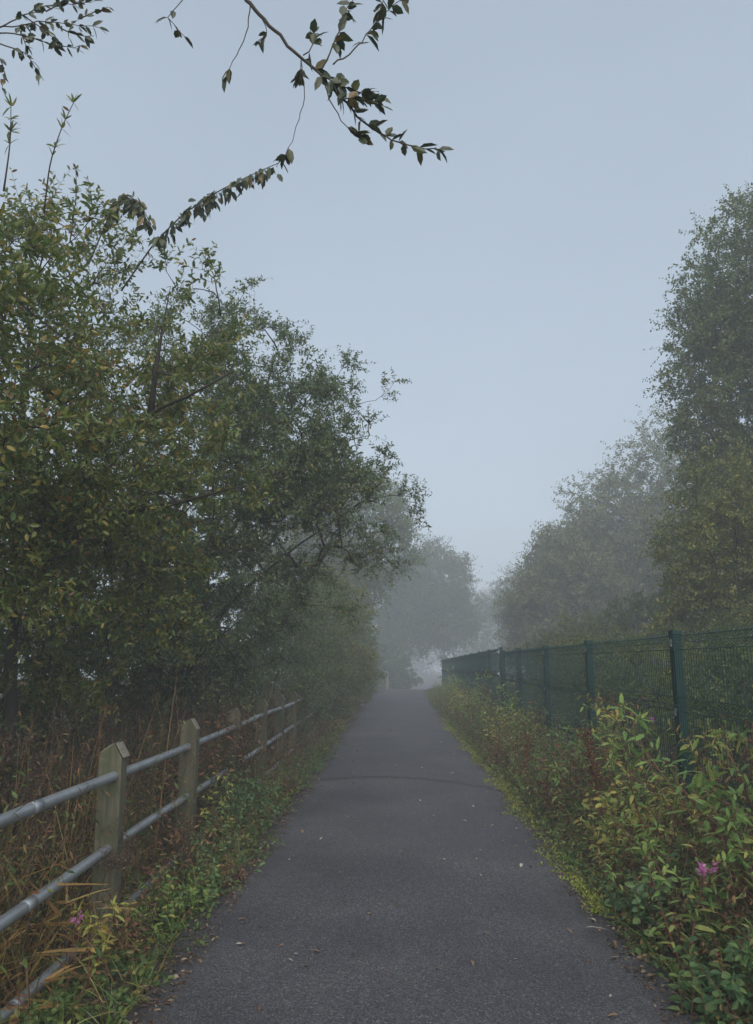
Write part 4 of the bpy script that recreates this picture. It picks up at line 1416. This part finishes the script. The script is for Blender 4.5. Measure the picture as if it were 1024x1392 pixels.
# ------------------------------------------------------------------ haze, sky and light
b = Buf()
box(b, (-300, -80, -4.0), (300, 300, 18.0))
hz_ = b.build('haze', [])
tag(hz_, 'even pale fog filling the air', 'fog', kind='stuff')
m = bpy.data.materials.new('fog')
m.use_nodes = True
m.node_tree.nodes.clear()
ou = m.node_tree.nodes.new('ShaderNodeOutputMaterial')
pv = m.node_tree.nodes.new('ShaderNodeVolumePrincipled')
pv.inputs['Color'].default_value = (.84, .89, .94, 1)
pv.inputs['Density'].default_value = .0068
pv.inputs['Anisotropy'].default_value = .0
m.node_tree.links.new(pv.outputs[0], ou.inputs['Volume'])
hz_.data.materials.append(m)

w = bpy.data.worlds.new('World')
SC.world = w
w.use_nodes = True
nt = w.node_tree
nt.nodes.clear()
ow = nt.nodes.new('ShaderNodeOutputWorld')
bg = nt.nodes.new('ShaderNodeBackground')
sky = nt.nodes.new('ShaderNodeTexSky')
sky.sky_type = 'NISHITA'
sky.sun_disc = False
SUN_EL, SUN_AZ = math.radians(38), math.radians(172)
sky.sun_elevation = SUN_EL
sky.sun_rotation = SUN_AZ
sky.air_density = 1.2
sky.dust_density = 6
mixs = nt.nodes.new('ShaderNodeMixRGB')
mixs.inputs['Fac'].default_value = .86
mixs.inputs['Color2'].default_value = (4.9, 6.0, 7.3, 1)      # the cloud deck
wtc = nt.nodes.new('ShaderNodeTexCoord')
wsx = nt.nodes.new('ShaderNodeSeparateXYZ')
nt.links.new(wtc.outputs['Generated'], wsx.inputs[0])
wno = nt.nodes.new('ShaderNodeTexNoise')
wno.inputs['Scale'].default_value = 2.2
wno.inputs['Detail'].default_value = 4
nt.links.new(wtc.outputs['Generated'], wno.inputs['Vector'])
wma = nt.nodes.new('ShaderNodeMath')
wma.operation = 'MULTIPLY_ADD'
wma.inputs[1].default_value = .45
nt.links.new(wno.outputs['Fac'], wma.inputs[0])
nt.links.new(wsx.outputs[2], wma.inputs[2])
wr_ = nt.nodes.new('ShaderNodeValToRGB')
wr_.color_ramp.elements[0].position = .2
wr_.color_ramp.elements[0].color = (.630, .745, .875, 1)
wr_.color_ramp.elements[1].position = 1.0
wr_.color_ramp.elements[1].color = (.430, .515, .622, 1)
nt.links.new(wma.outputs[0], wr_.inputs['Fac'])
wsc = nt.nodes.new('ShaderNodeVectorMath')
wsc.operation = 'SCALE'
wsc.inputs['Scale'].default_value = 9.0
nt.links.new(wr_.outputs['Color'], wsc.inputs[0])
nt.links.new(wsc.outputs[0], mixs.inputs['Color2'])
nt.links.new(sky.outputs[0], mixs.inputs['Color1'])
nt.links.new(mixs.outputs[0], bg.inputs['Color'])
bg.inputs['Strength'].default_value = .053
nt.links.new(bg.outputs[0], ow.inputs['Surface'])

sl = bpy.data.lights.new('sun', 'SUN')
sl.energy = 1.5
sl.angle = math.radians(70)
sl.color = (1, .96, .9)
so = bpy.data.objects.new('sun', sl)
so.rotation_euler = (math.pi / 2 - SUN_EL, 0, math.pi - SUN_AZ + math.radians(0))
COL.objects.link(so)

SC.view_settings.view_transform = 'Standard'
SC.view_settings.look = 'None'
SC.view_settings.gamma = 1
SC.view_settings.exposure = 1.12
SC.view_settings.use_curve_mapping = False
cy = SC.cycles
cy.max_bounces = 10
cy.diffuse_bounces = 5
cy.glossy_bounces = 2
cy.transmission_bounces = 3
cy.volume_bounces = 3
cy.transparent_max_bounces = 8
cy.caustics_reflective = False
cy.caustics_refractive = False
cy.sample_clamp_indirect = 3
cy.use_denoising = True
cy.denoiser = 'OPENIMAGEDENOISE'
cy.use_adaptive_sampling = True
cy.adaptive_threshold = .015
